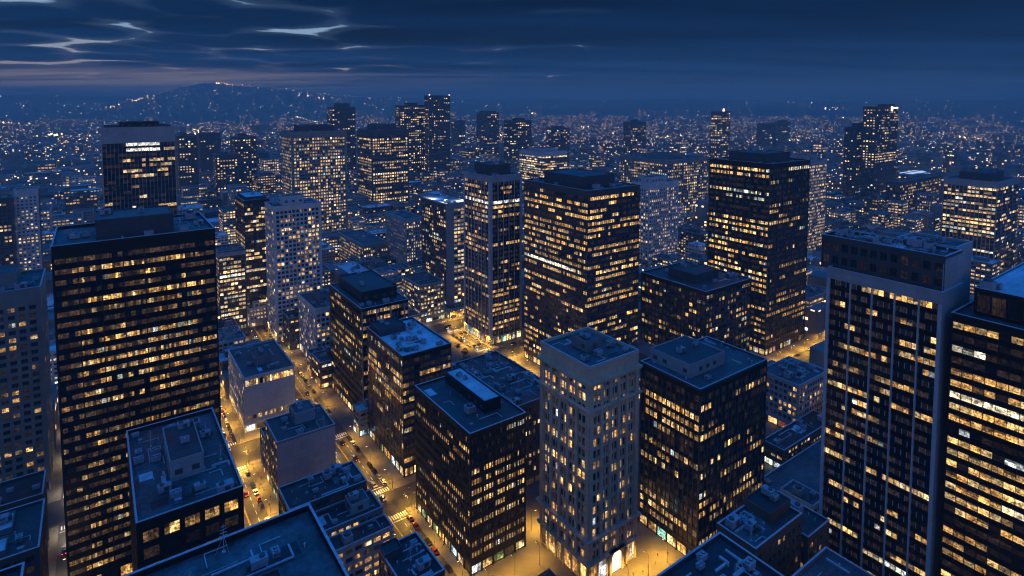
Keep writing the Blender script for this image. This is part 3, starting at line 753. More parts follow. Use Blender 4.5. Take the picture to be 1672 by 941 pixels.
tower('N3', 'office_building', 'long grey block with dense warm windows filling the distance behind the white ribbed tower', 'building',
      rect((1090, 262), 'p1010', 'p1158', by=370), dict(S_STONE, wall='tan_conc', fh=4.6, bay=4.4, pier=1.8, lit=.62, s=1.25, top=6), units=4, pents=[(.3, .3, .7, .7, 6, 'tan_conc')], indiv=False)
tower('N4', 'stone_tower', 'pale tower with even window rows peeping out behind the tall gridded tower', 'tower',
      rect((1322, 263), 30, 'p1351', by=420), dict(S_STONE, wall='light_panel', fh=4.2, lit=.8, s=1.3, top=6), units=2, pents=[(.1, .1, .6, .9, 7, 'light_panel')], indiv=False)
n5 = rect((1470, 298), 'p1447', 'p1538', by=365)
tower('N5', 'office_building', 'wide dusky block with many small lit windows left of the white framed tower', 'building',
      n5, dict(S_STONE, wall='dark_grey', fh=5, bay=5, pier=2, lit=.5, s=1.2, top=5), units=3, indiv=False)
tower('RR', 'office_tower', 'white framed tower with bright upper floors at the far right edge', 'tower',
      rect((1629, 298), 'p1541', 75, by=470), dict(S_DGL, fh=4.3, bay=3.6, pier=.7, pp=.3, wall='light_panel', span='black_glass', pm='light_panel', lit=.7, s=1.4, top=6, wh=.15), faces={'F': dict(lit=.3, grp=5)}, units=3, pents=[(.2, .2, .75, .8, 8, 'dark_grey')], indiv=False)
tower('Q1', 'low_rise_building', 'low office block of bright window rows directly right of the tall gridded tower', 'building',
      rect((1322, 487), 20, 40, by=545), dict(S_DGL, fh=4, lit=1.0, fl='rand', s=1.5, bay=4, sph=.5, wall='tan_conc', span='tan_conc'), units=3, indiv=False)
FARS = [('L5', (652, 172), 300, 647, 695, 'wide dark distant tower just left of the tallest distant tower', .42, (.3, .2, .7, .8, 6)), ('L6', (700, 156), 300, 694, 735, 'tallest distant tower, a plain slab with two lamps on its top', .22, None),
        ('L7', (541, 175), 310, 534, 580, 'distant stepped tower with a mast on its roof', .25, (.25, .2, .8, .8, 9)), ('L8', (785, 184), 270, 779, 815, 'distant round shouldered tower standing alone right of the tallest slab', .2, (.15, .1, .85, .9, 5)),
        ('L9', (832, 197), 300, 825, 868, 'distant stubby dark tower directly left of the bluish lit block', .28, (.3, .2, .75, .8, 5)), ('L10', (900, 210), 270, 893, 930, 'distant squat tower behind the bluish lit block', .25, (.2, .2, .8, .8, 6)),
        ('L11', (742, 197), 255, 737, 760, 'small hazy tower close beside the tallest slab', .12, None), ('M1', (1030, 200), 262, 1018, 1055, 'hazy distant tower with a small cap above the long grey block', .3, (.35, .2, .6, .8, 8)),
        ('M2', (1172, 182), 275, 1163, 1193, 'slender distant tower with a bright lamp on top behind the tall gridded tower', .5, None), ('M3', (1245, 202), 250, 1238, 1262, 'left one of two faint hazy twin blocks near the horizon', .12, None),
        ('M4', (1268, 200), 248, 1262, 1290, 'right one of two faint hazy twin blocks near the horizon', .16, (.4, .2, .9, .8, 8)), ('M5', (1400, 208), 330, 1393, 1424, 'bluish distant tower with a small cap leaning on the lone dark tower', .22, (.3, .2, .8, .8, 8)),
        ('M6', (1432, 174), 340, 1421, 1467, 'lone dark distant tower with a lit top corner and a bright middle belt', .4, (.55, .2, .95, .8, 4)), ('M7', (290, 222), 330, 284, 322, 'hazy apartment tower next to the pale banded tower', .3, (.2, .2, .5, .8, 5)),
        ('M7b', (325, 218), 300, 320, 360, 'hazy tower in second row behind the small dark distant tower', .14, None), ('M8', (352, 253), 345, 347, 389, 'small dark distant tower with a grid of tiny windows', .4, (.3, .3, .6, .7, 4)),
        ('M9', (382, 224), 330, 375, 419, 'hazy distant tower with a cap right of the small dark one', .32, (.3, .2, .6, .7, 6))]
FARR = {}
for k, n, by, l, rr_, lab, lit, pn in FARS:
    q = rect(n, 'p%d' % l, 'p%d' % rr_, by=by)
    if q[3]-q[1] < 24: q[3] = q[1]+24
    FARR[k] = q
    sc = max(1, math.hypot(q[0], q[1])/1100)
    S = dict(S_FAR, fh=4.2*sc, bay=4.4*sc, pier=2.2*sc, sph=.55, lit=lit, s=1.5+.4*sc, rec=.3, wall='dark_grey')
    if k == 'M6': S['mask'] = lambda f, u, z: 2.6 if .42 < z < .53 else (.9 if z > .53 else .15)
    tower(k, 'high_rise', lab, 'tower', q, S, units=0, pipes=0, pents=[(*pn, 'dark_grey')] if pn else [], indiv=False, parh=1.0)

# hip roofed dark house at the bottom edge
def hip_house(b0, a0, b1, a1, h):
    root = thing('hip_roofed_house', 'dark hipped roof poking up at the bottom edge before the stone tower', 'building', ((b0+b1)/2, (a0+a1)/2, .15))
    mb = MB(); mb.box(b0+.6, a0+.6, .15, b1-.6, a1-.6, h-7)
    mb.build('wall', ['brown_brick'], root)
    mb = MB(); y0, y1 = a0+9, a1-9; x = (b0+b1)/2
    A, B_, C, D = (b0, a0, h-7), (b1, a0, h-7), (b1, a1, h-7), (b0, a1, h-7); E, F = (x, y0, h), (x, y1, h)
    mb.tri(A, B_, E); mb.quad(B_, C, F, E); mb.tri(C, D, F); mb.quad(D, A, E, F); mb.quad(A, D, C, B_)
    rf = mb.build('roof', ['roof_black'], root)
    mb = MB()
    for p in (A, B_): mb.bar(p, E, .35)
    for p in (C, D): mb.bar(p, F, .35)
    mb.bar(E, F, .4)
    q = mb.build('ridge', ['hvac_dark'], root); q.parent = rf; q.matrix_parent_inverse = Matrix.Identity(4)
    for k in range(3):
        mb = MB(); mb.box(x-3.6, a0+10+k*5, h-4.5, x-2.2, a0+11.2+k*5, h-1.2); mb.build('chimney', ['brown_brick'], root)
    BOXES.append((b0, a0, b1, a1, h-5))
g = corner(897, 905, h=50)
hip_house(g[0]-22, g[1]-30, g[0], g[1], 52)

# floodlit hall right of the lone dark tower
h_ = rect((1476, 290), 40, 'p1538', h=14)
root = thing('floodlit_hall', 'long brilliantly white floodlit hall roof behind the lone dark tower', 'hall', ((h_[0]+h_[2])/2, (h_[1]+h_[3])/2, 0))
hl = [h_[0]-30, h_[1], h_[0]+170, h_[1]+60]
mb = MB(); mb.box(hl[0], hl[1], 0, hl[2], hl[3], 10); mb.build('wall', ['white_stone'], root)
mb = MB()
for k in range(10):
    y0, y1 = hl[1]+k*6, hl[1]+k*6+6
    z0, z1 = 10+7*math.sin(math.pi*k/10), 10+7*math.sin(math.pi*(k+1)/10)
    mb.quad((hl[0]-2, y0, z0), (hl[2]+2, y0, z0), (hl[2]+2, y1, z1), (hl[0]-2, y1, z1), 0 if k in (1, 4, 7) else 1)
M['skylight'] = mat_emit('emissive_roof_strips', (.62, .80, 1), 1.0)  # roof strips made to glow themselves in place of lamps above the hall
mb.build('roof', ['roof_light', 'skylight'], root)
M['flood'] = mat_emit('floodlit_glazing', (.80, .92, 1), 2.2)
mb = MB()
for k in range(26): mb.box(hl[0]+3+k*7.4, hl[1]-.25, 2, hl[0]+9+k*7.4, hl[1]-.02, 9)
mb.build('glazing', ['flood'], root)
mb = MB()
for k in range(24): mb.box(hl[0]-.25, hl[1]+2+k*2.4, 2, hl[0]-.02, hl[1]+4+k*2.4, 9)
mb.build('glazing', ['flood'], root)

BOXES.append((hl[0], hl[1], hl[2], hl[3], 14))
NOFILL = [(hl[0]-120, hl[1]-260, hl[2]+30, hl[3]+10)]
# ------------------------------------------------------------------ terrain
def sstep(x, a, b):
    t = min(1, max(0, (x-a)/(b-a))); return t*t*(3-2*t)
def nz(x, y):
    return (math.sin(x*.0011+1.3)*math.cos(y*.0013+.4)+.5*math.sin(x*.0031+y*.0022)+.25*math.sin(x*.0074-y*.0061+2))/1.75
def hfun(b, a):
    R = b*cY-a*sY; Dp = b*sY+a*cY
    if Dp < 100: return 0
    D = math.hypot(R, Dp); ph = math.degrees(math.atan2(R, Dp))
    base = 205*sstep(D, 4200, 10500)
    w_ = 7.0 if ph < -26 else 10.0
    pk = 285*math.exp(-abs((ph+26)/w_)**2.6)*math.exp(-((D-6900)/1700)**2)
    pk += 40*math.exp(-((ph+27.5)/2.2)**2)*math.exp(-((D-6900)/1000)**2)
    pk += 70*math.exp(-((ph+12)/6)**2)*math.exp(-((D-8600)/1500)**2)
    pk += 70*math.exp(-((ph+40)/6)**2)*math.exp(-((D-9500)/1800)**2)
    rough = 24*nz(b, a)*sstep(D, 4500, 8000)
    tiny = 6*math.sin(b*.021+a*.013)*math.sin(a*.017-b*.009)*sstep(D, 5000, 7000)
    return max(0, (base+pk)*(1+.08*nz(a*1.7, b*1.7))+rough+tiny)*sstep(D, 3600, 5200)

mb = MB()
na, nd = 260, 80
P_ = []
for i in range(na+1):
    ph = math.radians(-56+112*i/na)
    for j in range(nd+1):
        D = 3600*(14500/3600)**(j/nd)
        R = D*math.sin(ph); Dp = D*math.cos(ph)
        b = R*cY+Dp*sY; a = -R*sY+Dp*cY
        P_.append((b, a, hfun(b, a)+.4))
mb.v = P_
for i in range(na):
    for j in range(nd):
        k = i*(nd+1)+j
        mb.f.append((k, k+nd+1, k+nd+2, k+1)); mb.m.append(0); mb.c.append(None)
M['hill'] = mat_road('wooded_hill', (.035, .042, .036), .5)
ob = struct(mb.build('hills', ['hill']))
for p in ob.data.polygons: p.use_smooth = True
mb = MB(); n = 64
for k in range(n):
    t0, t1 = 2*math.pi*k/n, 2*math.pi*(k+1)/n
    mb.tri((0, 0, 0), (15500*math.cos(t0), 15500*math.sin(t0), 0), (15500*math.cos(t1), 15500*math.sin(t1), 0))
struct(mb.build('ground', ['ground']))

# ------------------------------------------------------------------ streets, kerbs, markings
ROADS = [(-20, 60, -15.2, 620), (45, 40, 62, 620), (100, 140, 118, 545), (242, 225, 256, 462), (322, 225, 333, 620), (398, 120, 414, 620),
         (62, 144, 160, 160), (118, 256, 158, 272), (-140, 340, 100, 362), (256, 366, 560, 386), (170, 440, 560, 458), (256, 220, 560, 238), (-140, 482, 100, 496)]
xs = sorted({-140, 560} | {r[0] for r in ROADS} | {r[2] for r in ROADS}); ys = sorted({40, 620} | {r[1] for r in ROADS} | {r[3] for r in ROADS})
def in_road(x, y): return any(r[0] < x < r[2] and r[1] < y < r[3] for r in ROADS)
mr, mp = MB(), MB()
for i in range(len(xs)-1):
    for j in range(len(ys)-1):
        x0, x1, y0, y1 = xs[i], xs[i+1], ys[j], ys[j+1]
        x, y = (x0+x1)/2, (y0+y1)/2
        if in_road(x, y): mr.quad((x0, y0, .02), (x1, y0, .02), (x1, y1, .02), (x0, y1, .02))
        else:
            mp.quad((x0, y0, .15), (x1, y0, .15), (x1, y1, .15), (x0, y1, .15))
            for (qx, qy, e) in ((x, y0-.5, ((x0, y0), (x1, y0))), (x1+.5, y, ((x1, y0), (x1, y1))), (x, y1+.5, ((x1, y1), (x0, y1))), (x0-.5, y, ((x0, y1), (x0, y0)))):
                if in_road(qx, qy):
                    (ax, ay), (bx_, by_) = e
                    mp.quad((ax, ay, .01), (bx_, by_, .01), (bx_, by_, .15), (ax, ay, .15))
struct(mr.build('road', ['asphalt'])); struct(mp.build('pavement', ['pave']))
mk = MB()
def stripe(x0, y0, x1, y1, m=0): mk.quad((x0, y0, .026), (x1, y0, .026), (x1, y1, .026), (x0, y1, .026), m)
CROSS = {45: [(340, 362), (144, 160), (482, 496)], 100: [(144, 160), (256, 272), (340, 362)], 242: [(366, 386), (225, 238), (440, 458)], -20: [(340, 362), (482, 496)], 322: [(366, 386), (440, 458)], 398: [(366, 386), (220, 238), (440, 458)]}
def in_cross(x0, y): return any(c0-5 < y < c1+5 for c0, c1 in CROSS.get(x0, []))
for r in ROADS:
    x0, y0, x1, y1 = r
    if x1-x0 < y1-y0:
        nl = 4 if x1-x0 > 15 else (2 if x1-x0 > 8 else 1)
        y = y0+2
        while y < y1-4:
            if not in_cross(x0, y):
                for k in range(1, nl):
                    x = x0+(x1-x0)*k/nl
                    if k*2 == nl: stripe(x-.25, y, x-.1, y+6, 1); stripe(x+.1, y, x+.25, y+6, 1)
                    else: stripe(x-.11, y, x+.11, y+3)
            y += 6
        for c0, c1 in CROSS.get(x0, []):   # zebra bars and stop lines
            for s in (c0-4.5, c1+1.2):
                x = x0+.8
                while x < x1-.8: stripe(x, s, x+.55, s+3.2); x += 1.15
            stripe(x0+.5, c0-6.2, x1-.5, c0-5.8); stripe(x0+.5, c1+5.8, x1-.5, c1+6.2)
    else:
        x = x0+2
        while x < x1-4:
            if not any(q[0]-5 < x+1.5 < q[2]+5 and q[3]-q[1] > q[2]-q[0] and q[1] < (y0+y1)/2 < q[3] for q in ROADS):
                stripe(x, (y0+y1)/2-.08, x+3, (y0+y1)/2+.08, 1)
            x += 6
struct(mk.build('road_marking', ['paint_w', 'paint_y']))

# ------------------------------------------------------------------ street lamps
STREETS = {'A0': ('narrow left alley', -20, -15.2), 'A1': ('left golden avenue', 45, 62), 'A2': ('middle avenue', 100, 118), 'A3': ('far crossing avenue', 242, 256)}
ORD = ['first', 'second', 'third', 'fourth', 'fifth', 'sixth', 'seventh', 'eighth', 'ninth', 'tenth', 'eleventh', 'twelfth', 'thirteenth', 'fourteenth', 'fifteenth', 'sixteenth', 'seventeenth', 'eighteenth', 'nineteenth', 'twentieth']
def ordn(i):
    if i < 20: return ORD[i]
    t = {2: 'twenty', 3: 'thirty', 4: 'forty', 5: 'fifty'}[(i+1)//10]; u = (i+1) % 10
    return t+'-'+ORD[u-1] if u else t[:-1]+'ieth'
mb = MB(); mb.cyl(0, 0, 0, .5, .22, .18, 8); mb.cyl(0, 0, .5, 8.6, .11, .07, 8); LP = mb.mesh('post', ['pole'])
mb = MB(); mb.bar((0, 0, 8.5), (1.0, 0, 8.95), .1); mb.bar((1.0, 0, 8.95), (2.1, 0, 9.0), .09); LA_ = mb.mesh('arm', ['pole'])
mb = MB(); mb.box(1.7, -.2, 8.93, 2.7, .2, 9.1, 0, True); LH = mb.mesh('lamp_head', ['pole'])
mb = MB(); mb.box(1.8, -.17, 8.84, 2.65, .17, 8.925, 0, True); LB_ = mb.mesh('bulb', ['bulb'])
LIGHTS = {}
def lamp(x, y, rot, label, group, power=9000, col=(1, .52, .06)):
    t = thing('street_lamp', label, 'street lamp', (x, y, .15), group, rot)
    for nm, me in (('post', LP), ('arm', LA_)):
        o = bpy.data.objects.new(nm, me); COL.objects.link(o); o.parent = t
    h = bpy.data.objects.new('lamp_head', LH); COL.objects.link(h); h.parent = t
    o = bpy.data.objects.new('bulb', LB_); COL.objects.link(o); o.parent = h
    key = (power, col)
    if key not in LIGHTS:
        L = bpy.data.lights.new('street_light', 'SPOT'); L.energy = power*LAMP_K; L.color = col; L.shadow_soft_size = .35; L.spot_size = math.radians(152); L.spot_blend = .9; LIGHTS[key] = L
    lo = bpy.data.objects.new('street_light', LIGHTS[key]); COL.objects.link(lo); lo.parent = h; lo.location = (2.2, 0, 8.5)
def lamps_along(key, y0, y1, step, power, sides=(0, 1), col=(1, .52, .06)):
    nm, x0, x1 = STREETS[key]
    for sd in sides:
        y = y0+(step/2 if sd else 0); i = 0
        while y < y1:
            if not any(c0-1 < y < c1+1 for c0, c1 in CROSS.get(x0, [])):
                lamp(x0-1.0 if sd == 0 else x1+1.0, y, 0 if sd == 0 else math.pi, f"{ordn(i)} street lamp from the near end of the {'left' if sd == 0 else 'right'} kerb, {nm}", 'street lamps along the avenues', power, col); i += 1
            y += step
def lamps_cross(nm, x0, x1, y, rot, step, power, col=(1, .52, .06)):
    x = x0; i = 0
    while x < x1:
        if not in_road(x, y): lamp(x, y, rot, f"{ordn(i)} street lamp from the left on the {nm}", 'street lamps along the cross streets', power, col); i += 1
        x += step
lamps_along('A1', 205, 560, 24, 7500)
lamps_along('A2', 165, 540, 25, 4400)
lamps_along('A3', 290, 460, 19, 9000)
lamps_along('A0', 180, 480, 34, 2200, (1,), (1, .80, .52))
lamps_cross('cross street before the stone tower', 66, 160, 161.2, -math.pi/2, 19, 5200)
lamps_cross('cross street behind the black block', 121, 158, 255, math.pi/2, 17, 4500)
lamps_cross('wide cross street past the white walled building', 2, 100, 339, math.pi/2, 30, 5500)
lamps_cross('far kerb of the wide cross street', 66, 100, 363.2, -math.pi/2, 13, 6500)
lamps_cross('cross street by the slim glass tower', 262, 330, 365, math.pi/2, 17, 8000)
lamps_cross('street below the tall gridded tower', 420, 520, 239.2, -math.pi/2, 20, 9000)
lamps_cross('street before the low floodlit roof block', 210, 300, 459.2, -math.pi/2, 17, 8000)
lamps_cross('lane by the parking deck', 262, 340, 176.6, -math.pi/2, 38, 1500)
lamps_cross('front pavement of the black block', 124, 166, 190, math.pi/2, 13, 3600)
lamps_cross('forecourt of the stone tower', 172, 204, 158.8, math.pi/2, 12, 6500)
for i, y in enumerate((172, 184, 196, 208)): lamp(159.5, y, 0, f'{ordn(i)} street lamp from the near end of the alley beside the stone tower', 'street lamps along the cross streets', 6500)

# ------------------------------------------------------------------ street trees
def tree_meshes(seed):
    q = random.Random(seed)
    mb = MB(); mb.cyl(0, 0, 0, 2.2, .17, .12, 7)
    for k in range(5):
        t = k*1.3+q.random(); mb.bar((0, 0, 1.9), (math.cos(t)*1.3, math.sin(t)*1.3, 3.6+q.random()), .09)
    tr = mb.mesh('trunk', ['trunk'])
    mb = MB()
    cl = [(q.gauss(0, 1.0), q.gauss(0, 1.0), 4.2+q.gauss(0, .9), q.uniform(.6, 1.2)) for _ in range(12)]
    for cx, cy, cz, cr in cl:
        for _ in range(46):
            v = Vector((q.gauss(0, 1), q.gauss(0, 1), q.gauss(0, .8))).normalized()*cr*q.uniform(.6, 1.05)
            p = Vector((cx, cy, cz))+v
            u = Vector((q.gauss(0, 1), q.gauss(0, 1), q.gauss(0, 1))).normalized(); w = u.orthogonal().normalized()
            s = q.uniform(.12, .26); u *= s; w *= s*.7
            mb.quad(tuple(p-u-w), tuple(p+u-w), tuple(p+u+w), tuple(p-u+w))
    return tr, mb.mesh('crown', ['leaf'])
TM = [tree_meshes(k) for k in range(4)]
def tree(x, y, label, group):
    t = thing('street_tree', label, 'tree', (x, y, .15), group, rnd.uniform(0, 6.28))
    s = rnd.uniform(.85, 1.3); t.scale = (s, s, s); tr, cr = rnd.choice(TM)
    for nm, me in (('trunk', tr), ('crown', cr)):
        o = bpy.data.objects.new(nm, me); COL.objects.link(o); o.parent = t
for nm, x, y0, y1, step, gr in (('right kerb of the middle avenue', 120.5, 276, 540, 17, 'trees along the middle avenue'), ('left kerb of the middle avenue', 97.8, 262, 335, 18, 'trees along the middle avenue'),
                            ('left kerb of the far crossing avenue', 239.2, 300, 440, 9, 'trees along the far crossing avenue'), ('right kerb of the far crossing avenue', 258.8, 296, 440, 16, 'trees along the far crossing avenue'),
                            ('left kerb of the left golden avenue', 42.8, 215, 335, 21, 'trees along the left golden avenue')):
    i = 0; y = y0
    while y < y1:
        if not any(r[1]-2 < y < r[3]+2 and r[0]-3 < x < r[2]+3 for r in ROADS):
            tree(x+rnd.uniform(-.3, .3), y, f"{ordn(i)} leafy street tree from the near end of the {nm}", gr); i += 1
        y += step*rnd.uniform(.85, 1.2)
for i, (x, y) in enumerate([(222, 372), (228, 384), (218, 392), (231, 398), (224, 408), (214, 360), (230, 355), (207, 384), (226, 420), (216, 404)]):
    tree(x, y, f"{ordn(i)} leafy tree of the small dark square left of the far crossing", 'trees of the small dark square')

# ------------------------------------------------------------------ cars
def car_meshes(paint, van=False):
    L, W_, = 4.5, 1.8
    prof = [(-2.25, .35), (-2.25, .85), (-1.2, .98), (1.75, .98), (2.2, .85), (2.25, .35)] if not van else [(-2.4, .4), (-2.35, 1.1), (-1.7, 1.25), (2.4, 1.25), (2.45, .4)]
    cab = [(-1.15, .97), (-.45, 1.45), (.95, 1.45), (1.75, .97)] if not van else [(-1.65, 1.24), (-1.2, 2.0), (2.35, 2.0), (2.4, 1.24)]
    def ext(mb, pr, w0, w1, m):
        n = len(pr); i = len(mb.v)
        for s, w in ((-1, w0), (1, w0)):
            for k, (y, z) in enumerate(pr):
                ww = w if z < 1.3 else w1
                mb.v.append((s*ww/2, y, z))
        mb.f.append(tuple(i+k for k in range(n))); mb.f.append(tuple(i+n+k for k in reversed(range(n)))); mb.m += [m, m]; mb.c += [None, None]
        for k in range(n):
            q = (k+1) % n; mb.f.append((i+k, i+n+k, i+n+q, i+q)); mb.m.append(m); mb.c.append(None)
    body = MB(); ext(body, prof, W_, W_, 0)
    top = max(c[1] for c in cab); y0, y1 = cab[1][0]+.05, cab[2][0]-.05
    body.box(-.62, y0, top+.005, .62, y1, top+.04, 0)
    for y in (-1.4, 1.4):
        for s in (-1, 1):
            i = len(body.v); n = 10
            for dx in (-.1, .1):
                for k in range(n):
                    t = 2*math.pi*k/n; body.v.append((s*.86+dx, y+.33*math.cos(t), .33+.33*math.sin(t)))
            for k in range(n):
                q = (k+1) % n; body.f.append((i+k, i+q, i+n+q, i+n+k)); body.m.append(1); body.c.append(None)
            body.f.append(tuple(i+k for k in range(n))); body.f.append(tuple(i+n+k for k in range(n))); body.m += [1, 1]; body.c += [None, None]
    g = MB(); ext(g, cab, 1.62, 1.3, 0)
    return body.mesh('body', [paint, 'tyre']), g.mesh('cabin_glass', ['car_glass'])
CM = {c: car_meshes(c) for c in ('car_dark', 'car_white', 'car_silver', 'car_red', 'car_blue')}
VM = {c: car_meshes(c, True) for c in ('car_white', 'car_silver')}
mb = MB(); mb.box(-.22, -2.3, .62, .22, -2.245, .8, 0, True); HL = mb.mesh('headlight', ['head'])
mb = MB(); mb.box(-.2, 2.245, .64, .2, 2.29, .82, 0, True); TL = mb.mesh('taillight', ['tail'])
mb = MB(); mb.box(-.22, -2.3, .62, .22, -2.245, .8, 0, True); HLo = mb.mesh('headlight', ['car_glass'])
mb = MB(); mb.box(-.2, 2.245, .64, .2, 2.29, .82, 0, True); TLo = mb.mesh('taillight', ['car_red'])
COLN = {'car_dark': 'dark', 'car_white': 'white', 'car_silver': 'silver', 'car_red': 'red', 'car_blue': 'blue'}
BEAM = bpy.data.lights.new('headlight_beam', 'SPOT'); BEAM.energy = 2600; BEAM.color = (1, .9, .72); BEAM.spot_size = 1.1; BEAM.spot_blend = .7; BEAM.shadow_soft_size = .1
def car(x, y, rot, on, label, group, van=False, c=None, z=.02):
    c = c or rnd.choice(('car_dark', 'car_dark', 'car_dark', 'car_white', 'car_silver', 'car_silver', 'car_blue', 'car_dark', 'car_red'))
    if van: c = 'car_white' if c != 'car_silver' else c
    t = thing('delivery_van' if van else 'car', label.format(c=COLN[c]), 'van' if van else 'car', (x, y, z), group, rot)
    bm_, gm_ = (VM if van else CM)[c]
    for nm, me, dx in (('body', bm_, 0), ('cabin_glass', gm_, 0), ('headlight', HL if on else HLo, -.6), ('headlight', HL if on else HLo, .6), ('taillight', TL if on else TLo, -.62), ('taillight', TL if on else TLo, .62)):
        o = bpy.data.objects.new(nm, me); COL.objects.link(o); o.parent = t; o.location = (dx, 0, 0)
    if on:
        lo = bpy.data.objects.new('headlight_beam', BEAM); COL.objects.link(lo); lo.parent = t; lo.location = (0, -2.5, .75); lo.rotation_euler = (math.radians(82), 0, math.pi)
cq = random.Random(77)
for key, y0, y1 in (('A1', 210, 540), ('A2', 166, 540), ('A3', 232, 455)):
    nm, x0, x1 = STREETS[key]
    for sd, x in (('left', x0+1.15), ('right', x1-1.15)):
        y = y0; i = 0
        while y < y1:
            if not in_cross(x0, y) and not in_cross(x0, y+3) and cq.random() < .62:
                car(x, y, 0 if sd == 'left' else math.pi, False, "{c} car parked as "+ordn(i)+f" along the {sd} kerb of the {nm}", 'cars parked along the avenues', cq.random() < .12); i += 1
            y += 6.3
    w = (x1-x0-4.6)/2
    n = {'A1': 22, 'A2': 19, 'A3': 17}[key]
    ys_ = sorted(cq.uniform(y0, y1) for _ in range(n*2)); lasty = {}
    cnt = {'toward': 0, 'away': 0}
    for y in ys_:
        d = cq.choice(('toward', 'away'))
        if y-lasty.get(d, -99) < 9: continue
        lasty[d] = y
        x = x0+2.3+w*.5 if d == 'toward' else x1-2.3-w*.5
        x += cq.uniform(-.6, .6)
        car(x, y, 0 if d == 'toward' else math.pi, True, "{c} car, lamps lit, "+ordn(cnt[d])+f" {'oncoming' if d == 'toward' else 'outbound'} one from the near end, {nm}", 'cars driving with lamps on'); cnt[d] += 1
for i, (x, y, r_) in enumerate([(-17.6, 232, 0), (-17.6, 262, 0), (-17.4, 318, math.pi), (-17.8, 396, 0), (-17.6, 298, 0)]):
    car(x, y, r_, True, "{c} car with lit lamps, "+ordn(i)+" one in the narrow left alley", 'cars in the narrow alley')
for i in range(9):
    x = 262+i*7.2; 
    if i % 3 != 1: car(x, 384.6, math.pi/2, False, "{c} car parked as "+ordn(i)+" on the cross street by the slim glass tower", 'cars parked on the cross streets')
for i in range(10):
    x = 425+i*9.5
    car(x, 222 if i % 2 else 236.5, math.pi/2, i % 3 == 0, "{c} car, "+ordn(i)+" from the left below the tall gridded tower", 'cars on the street of the gridded tower')
for i in range(5):
    car(66+i*8.5, 147.5, math.pi/2, i % 2 == 0, "{c} car, "+ordn(i)+" from the left on the cross street before the stone tower", 'cars on the cross streets')
for i in range(7):
    car(272+i*8.0, 118+(i % 2)*22, math.pi/2, False, "{c} car, "+ordn(i)+" from the left on the flat parking deck", 'cars on the parking deck', z=7.93)

# ------------------------------------------------------------------ traffic signals and people on the pavements
mb = MB(); mb.cyl(0, 0, 0, 5.6, .12, .09, 8); SPm = mb.mesh('post', ['pole'])
mb = MB(); mb.bar((0, 0, 5.4), (4.2, 0, 5.6), .12); SAm = mb.mesh('arm', ['pole'])
mb = MB(); mb.box(3.9, -.2, 4.7, 4.4, .2, 5.9, 0, True); mb.box(3.8, -.26, 5.9, 4.5, .2, 5.95, 0, True); SBm = mb.mesh('signal_box', ['tyre'])
SLm = {}
for c_, z_ in (('signal_red', 5.62), ('signal_green', 4.92)):
    mb = MB()
    for s_ in (-1, 1):
        i = len(mb.v); n = 10
        for k in range(n): mb.v.append((4.15+.15*math.cos(6.2832*k/n), s_*.215, z_+.15*math.sin(6.2832*k/n)))
        mb.f.append(tuple(range(i, i+n))); mb.m.append(0); mb.c.append(None)
    SLm[c_] = mb.mesh('signal_lamp', [c_])
def signal(x, y, rot, c_, label):
    t = thing('traffic_light', label, 'traffic light', (x, y, .15), 'traffic lights at the crossings', rot)
    for nm, me in (('post', SPm), ('arm', SAm)):
        o = bpy.data.objects.new(nm, me); COL.objects.link(o); o.parent = t
    b = bpy.data.objects.new('signal_box', SBm); COL.objects.link(b); b.parent = t
    o = bpy.data.objects.new('signal_lamp', SLm[c_]); COL.objects.link(o); o.parent = b
for nm, x0, x1, y0, y1 in (('black block crossing', 100, 118, 256, 272), ('white walled building crossing', 45, 62, 340, 362), ('slim glass tower crossing', 242, 256, 366, 386), ('ivory block crossing', 100, 118, 340, 362)):
    for i, (x, y, r_, c_) in enumerate(((x0-1, y0-1, 0, 'signal_red'), (x1+1, y1+1, math.pi, 'signal_red'), (x1+1, y0-1, math.pi/2, 'signal_green'), (x0-1, y1+1, -math.pi/2, 'signal_green'))):
        signal(x, y, r_, c_, f"{('near left', 'far right', 'near right', 'far left')[i]} traffic light showing {c_[7:]} at the {nm}")

def person_mesh(stride, arm):
    """a walking figure grown over a jointed skeleton; one continuous skin"""
    V = [((0, 0, .95), .13), ((0, 0, 1.15), .125), ((0, -.01, 1.38), .15), ((0, -.01, 1.52), .06), ((0, -.03, 1.62), .085), ((0, -.03, 1.73), .075)]
    E = [(0, 1), (1, 2), (2, 3), (3, 4), (4, 5)]
    for s in (-1, 1):
        k = len(V); d = stride*s
        V += [((s*.09, 0, .88), .095), ((s*.10, -d*.5-.02, .49), .065), ((s*.10, -d+.04, .09), .045), ((s*.10, -d-.10, .04), .04)]
        E += [(0, k), (k, k+1), (k+1, k+2), (k+2, k+3)]
        k = len(V)
        V += [((s*.19, 0, 1.40), .06), ((s*.25, d*.35*arm, 1.12), .045), ((s*.25, d*.7*arm-.06, .88), .035), ((s*.25, d*.75*arm-.08, .80), .03)]
        E += [(2, k), (k, k+1), (k+1, k+2), (k+2, k+3)]
    me = bpy.data.meshes.new('person'); me.from_pydata([v for v, _ in V], E, [])
    o = bpy.data.objects.new('person', me); COL.objects.link(o)
    md = o.modifiers.new('skin', 'SKIN')
    for i, (_, r_) in enumerate(V): me.skin_vertices[0].data[i].radius = (r_, r_)
    me.skin_vertices[0].data[0].use_root = True
    o.modifiers.new('sub', 'SUBSURF').levels = 1
    dg = bpy.context.evaluated_depsgraph_get()
    out = bpy.data.meshes.new_from_object(o.evaluated_get(dg)); bpy.data.objects.remove(o)
    return out
PM = [person_mesh(.26, 1), person_mesh(.12, .8), person_mesh(.3, .6)]
pq = random.Random(8)
PSEEN = {}
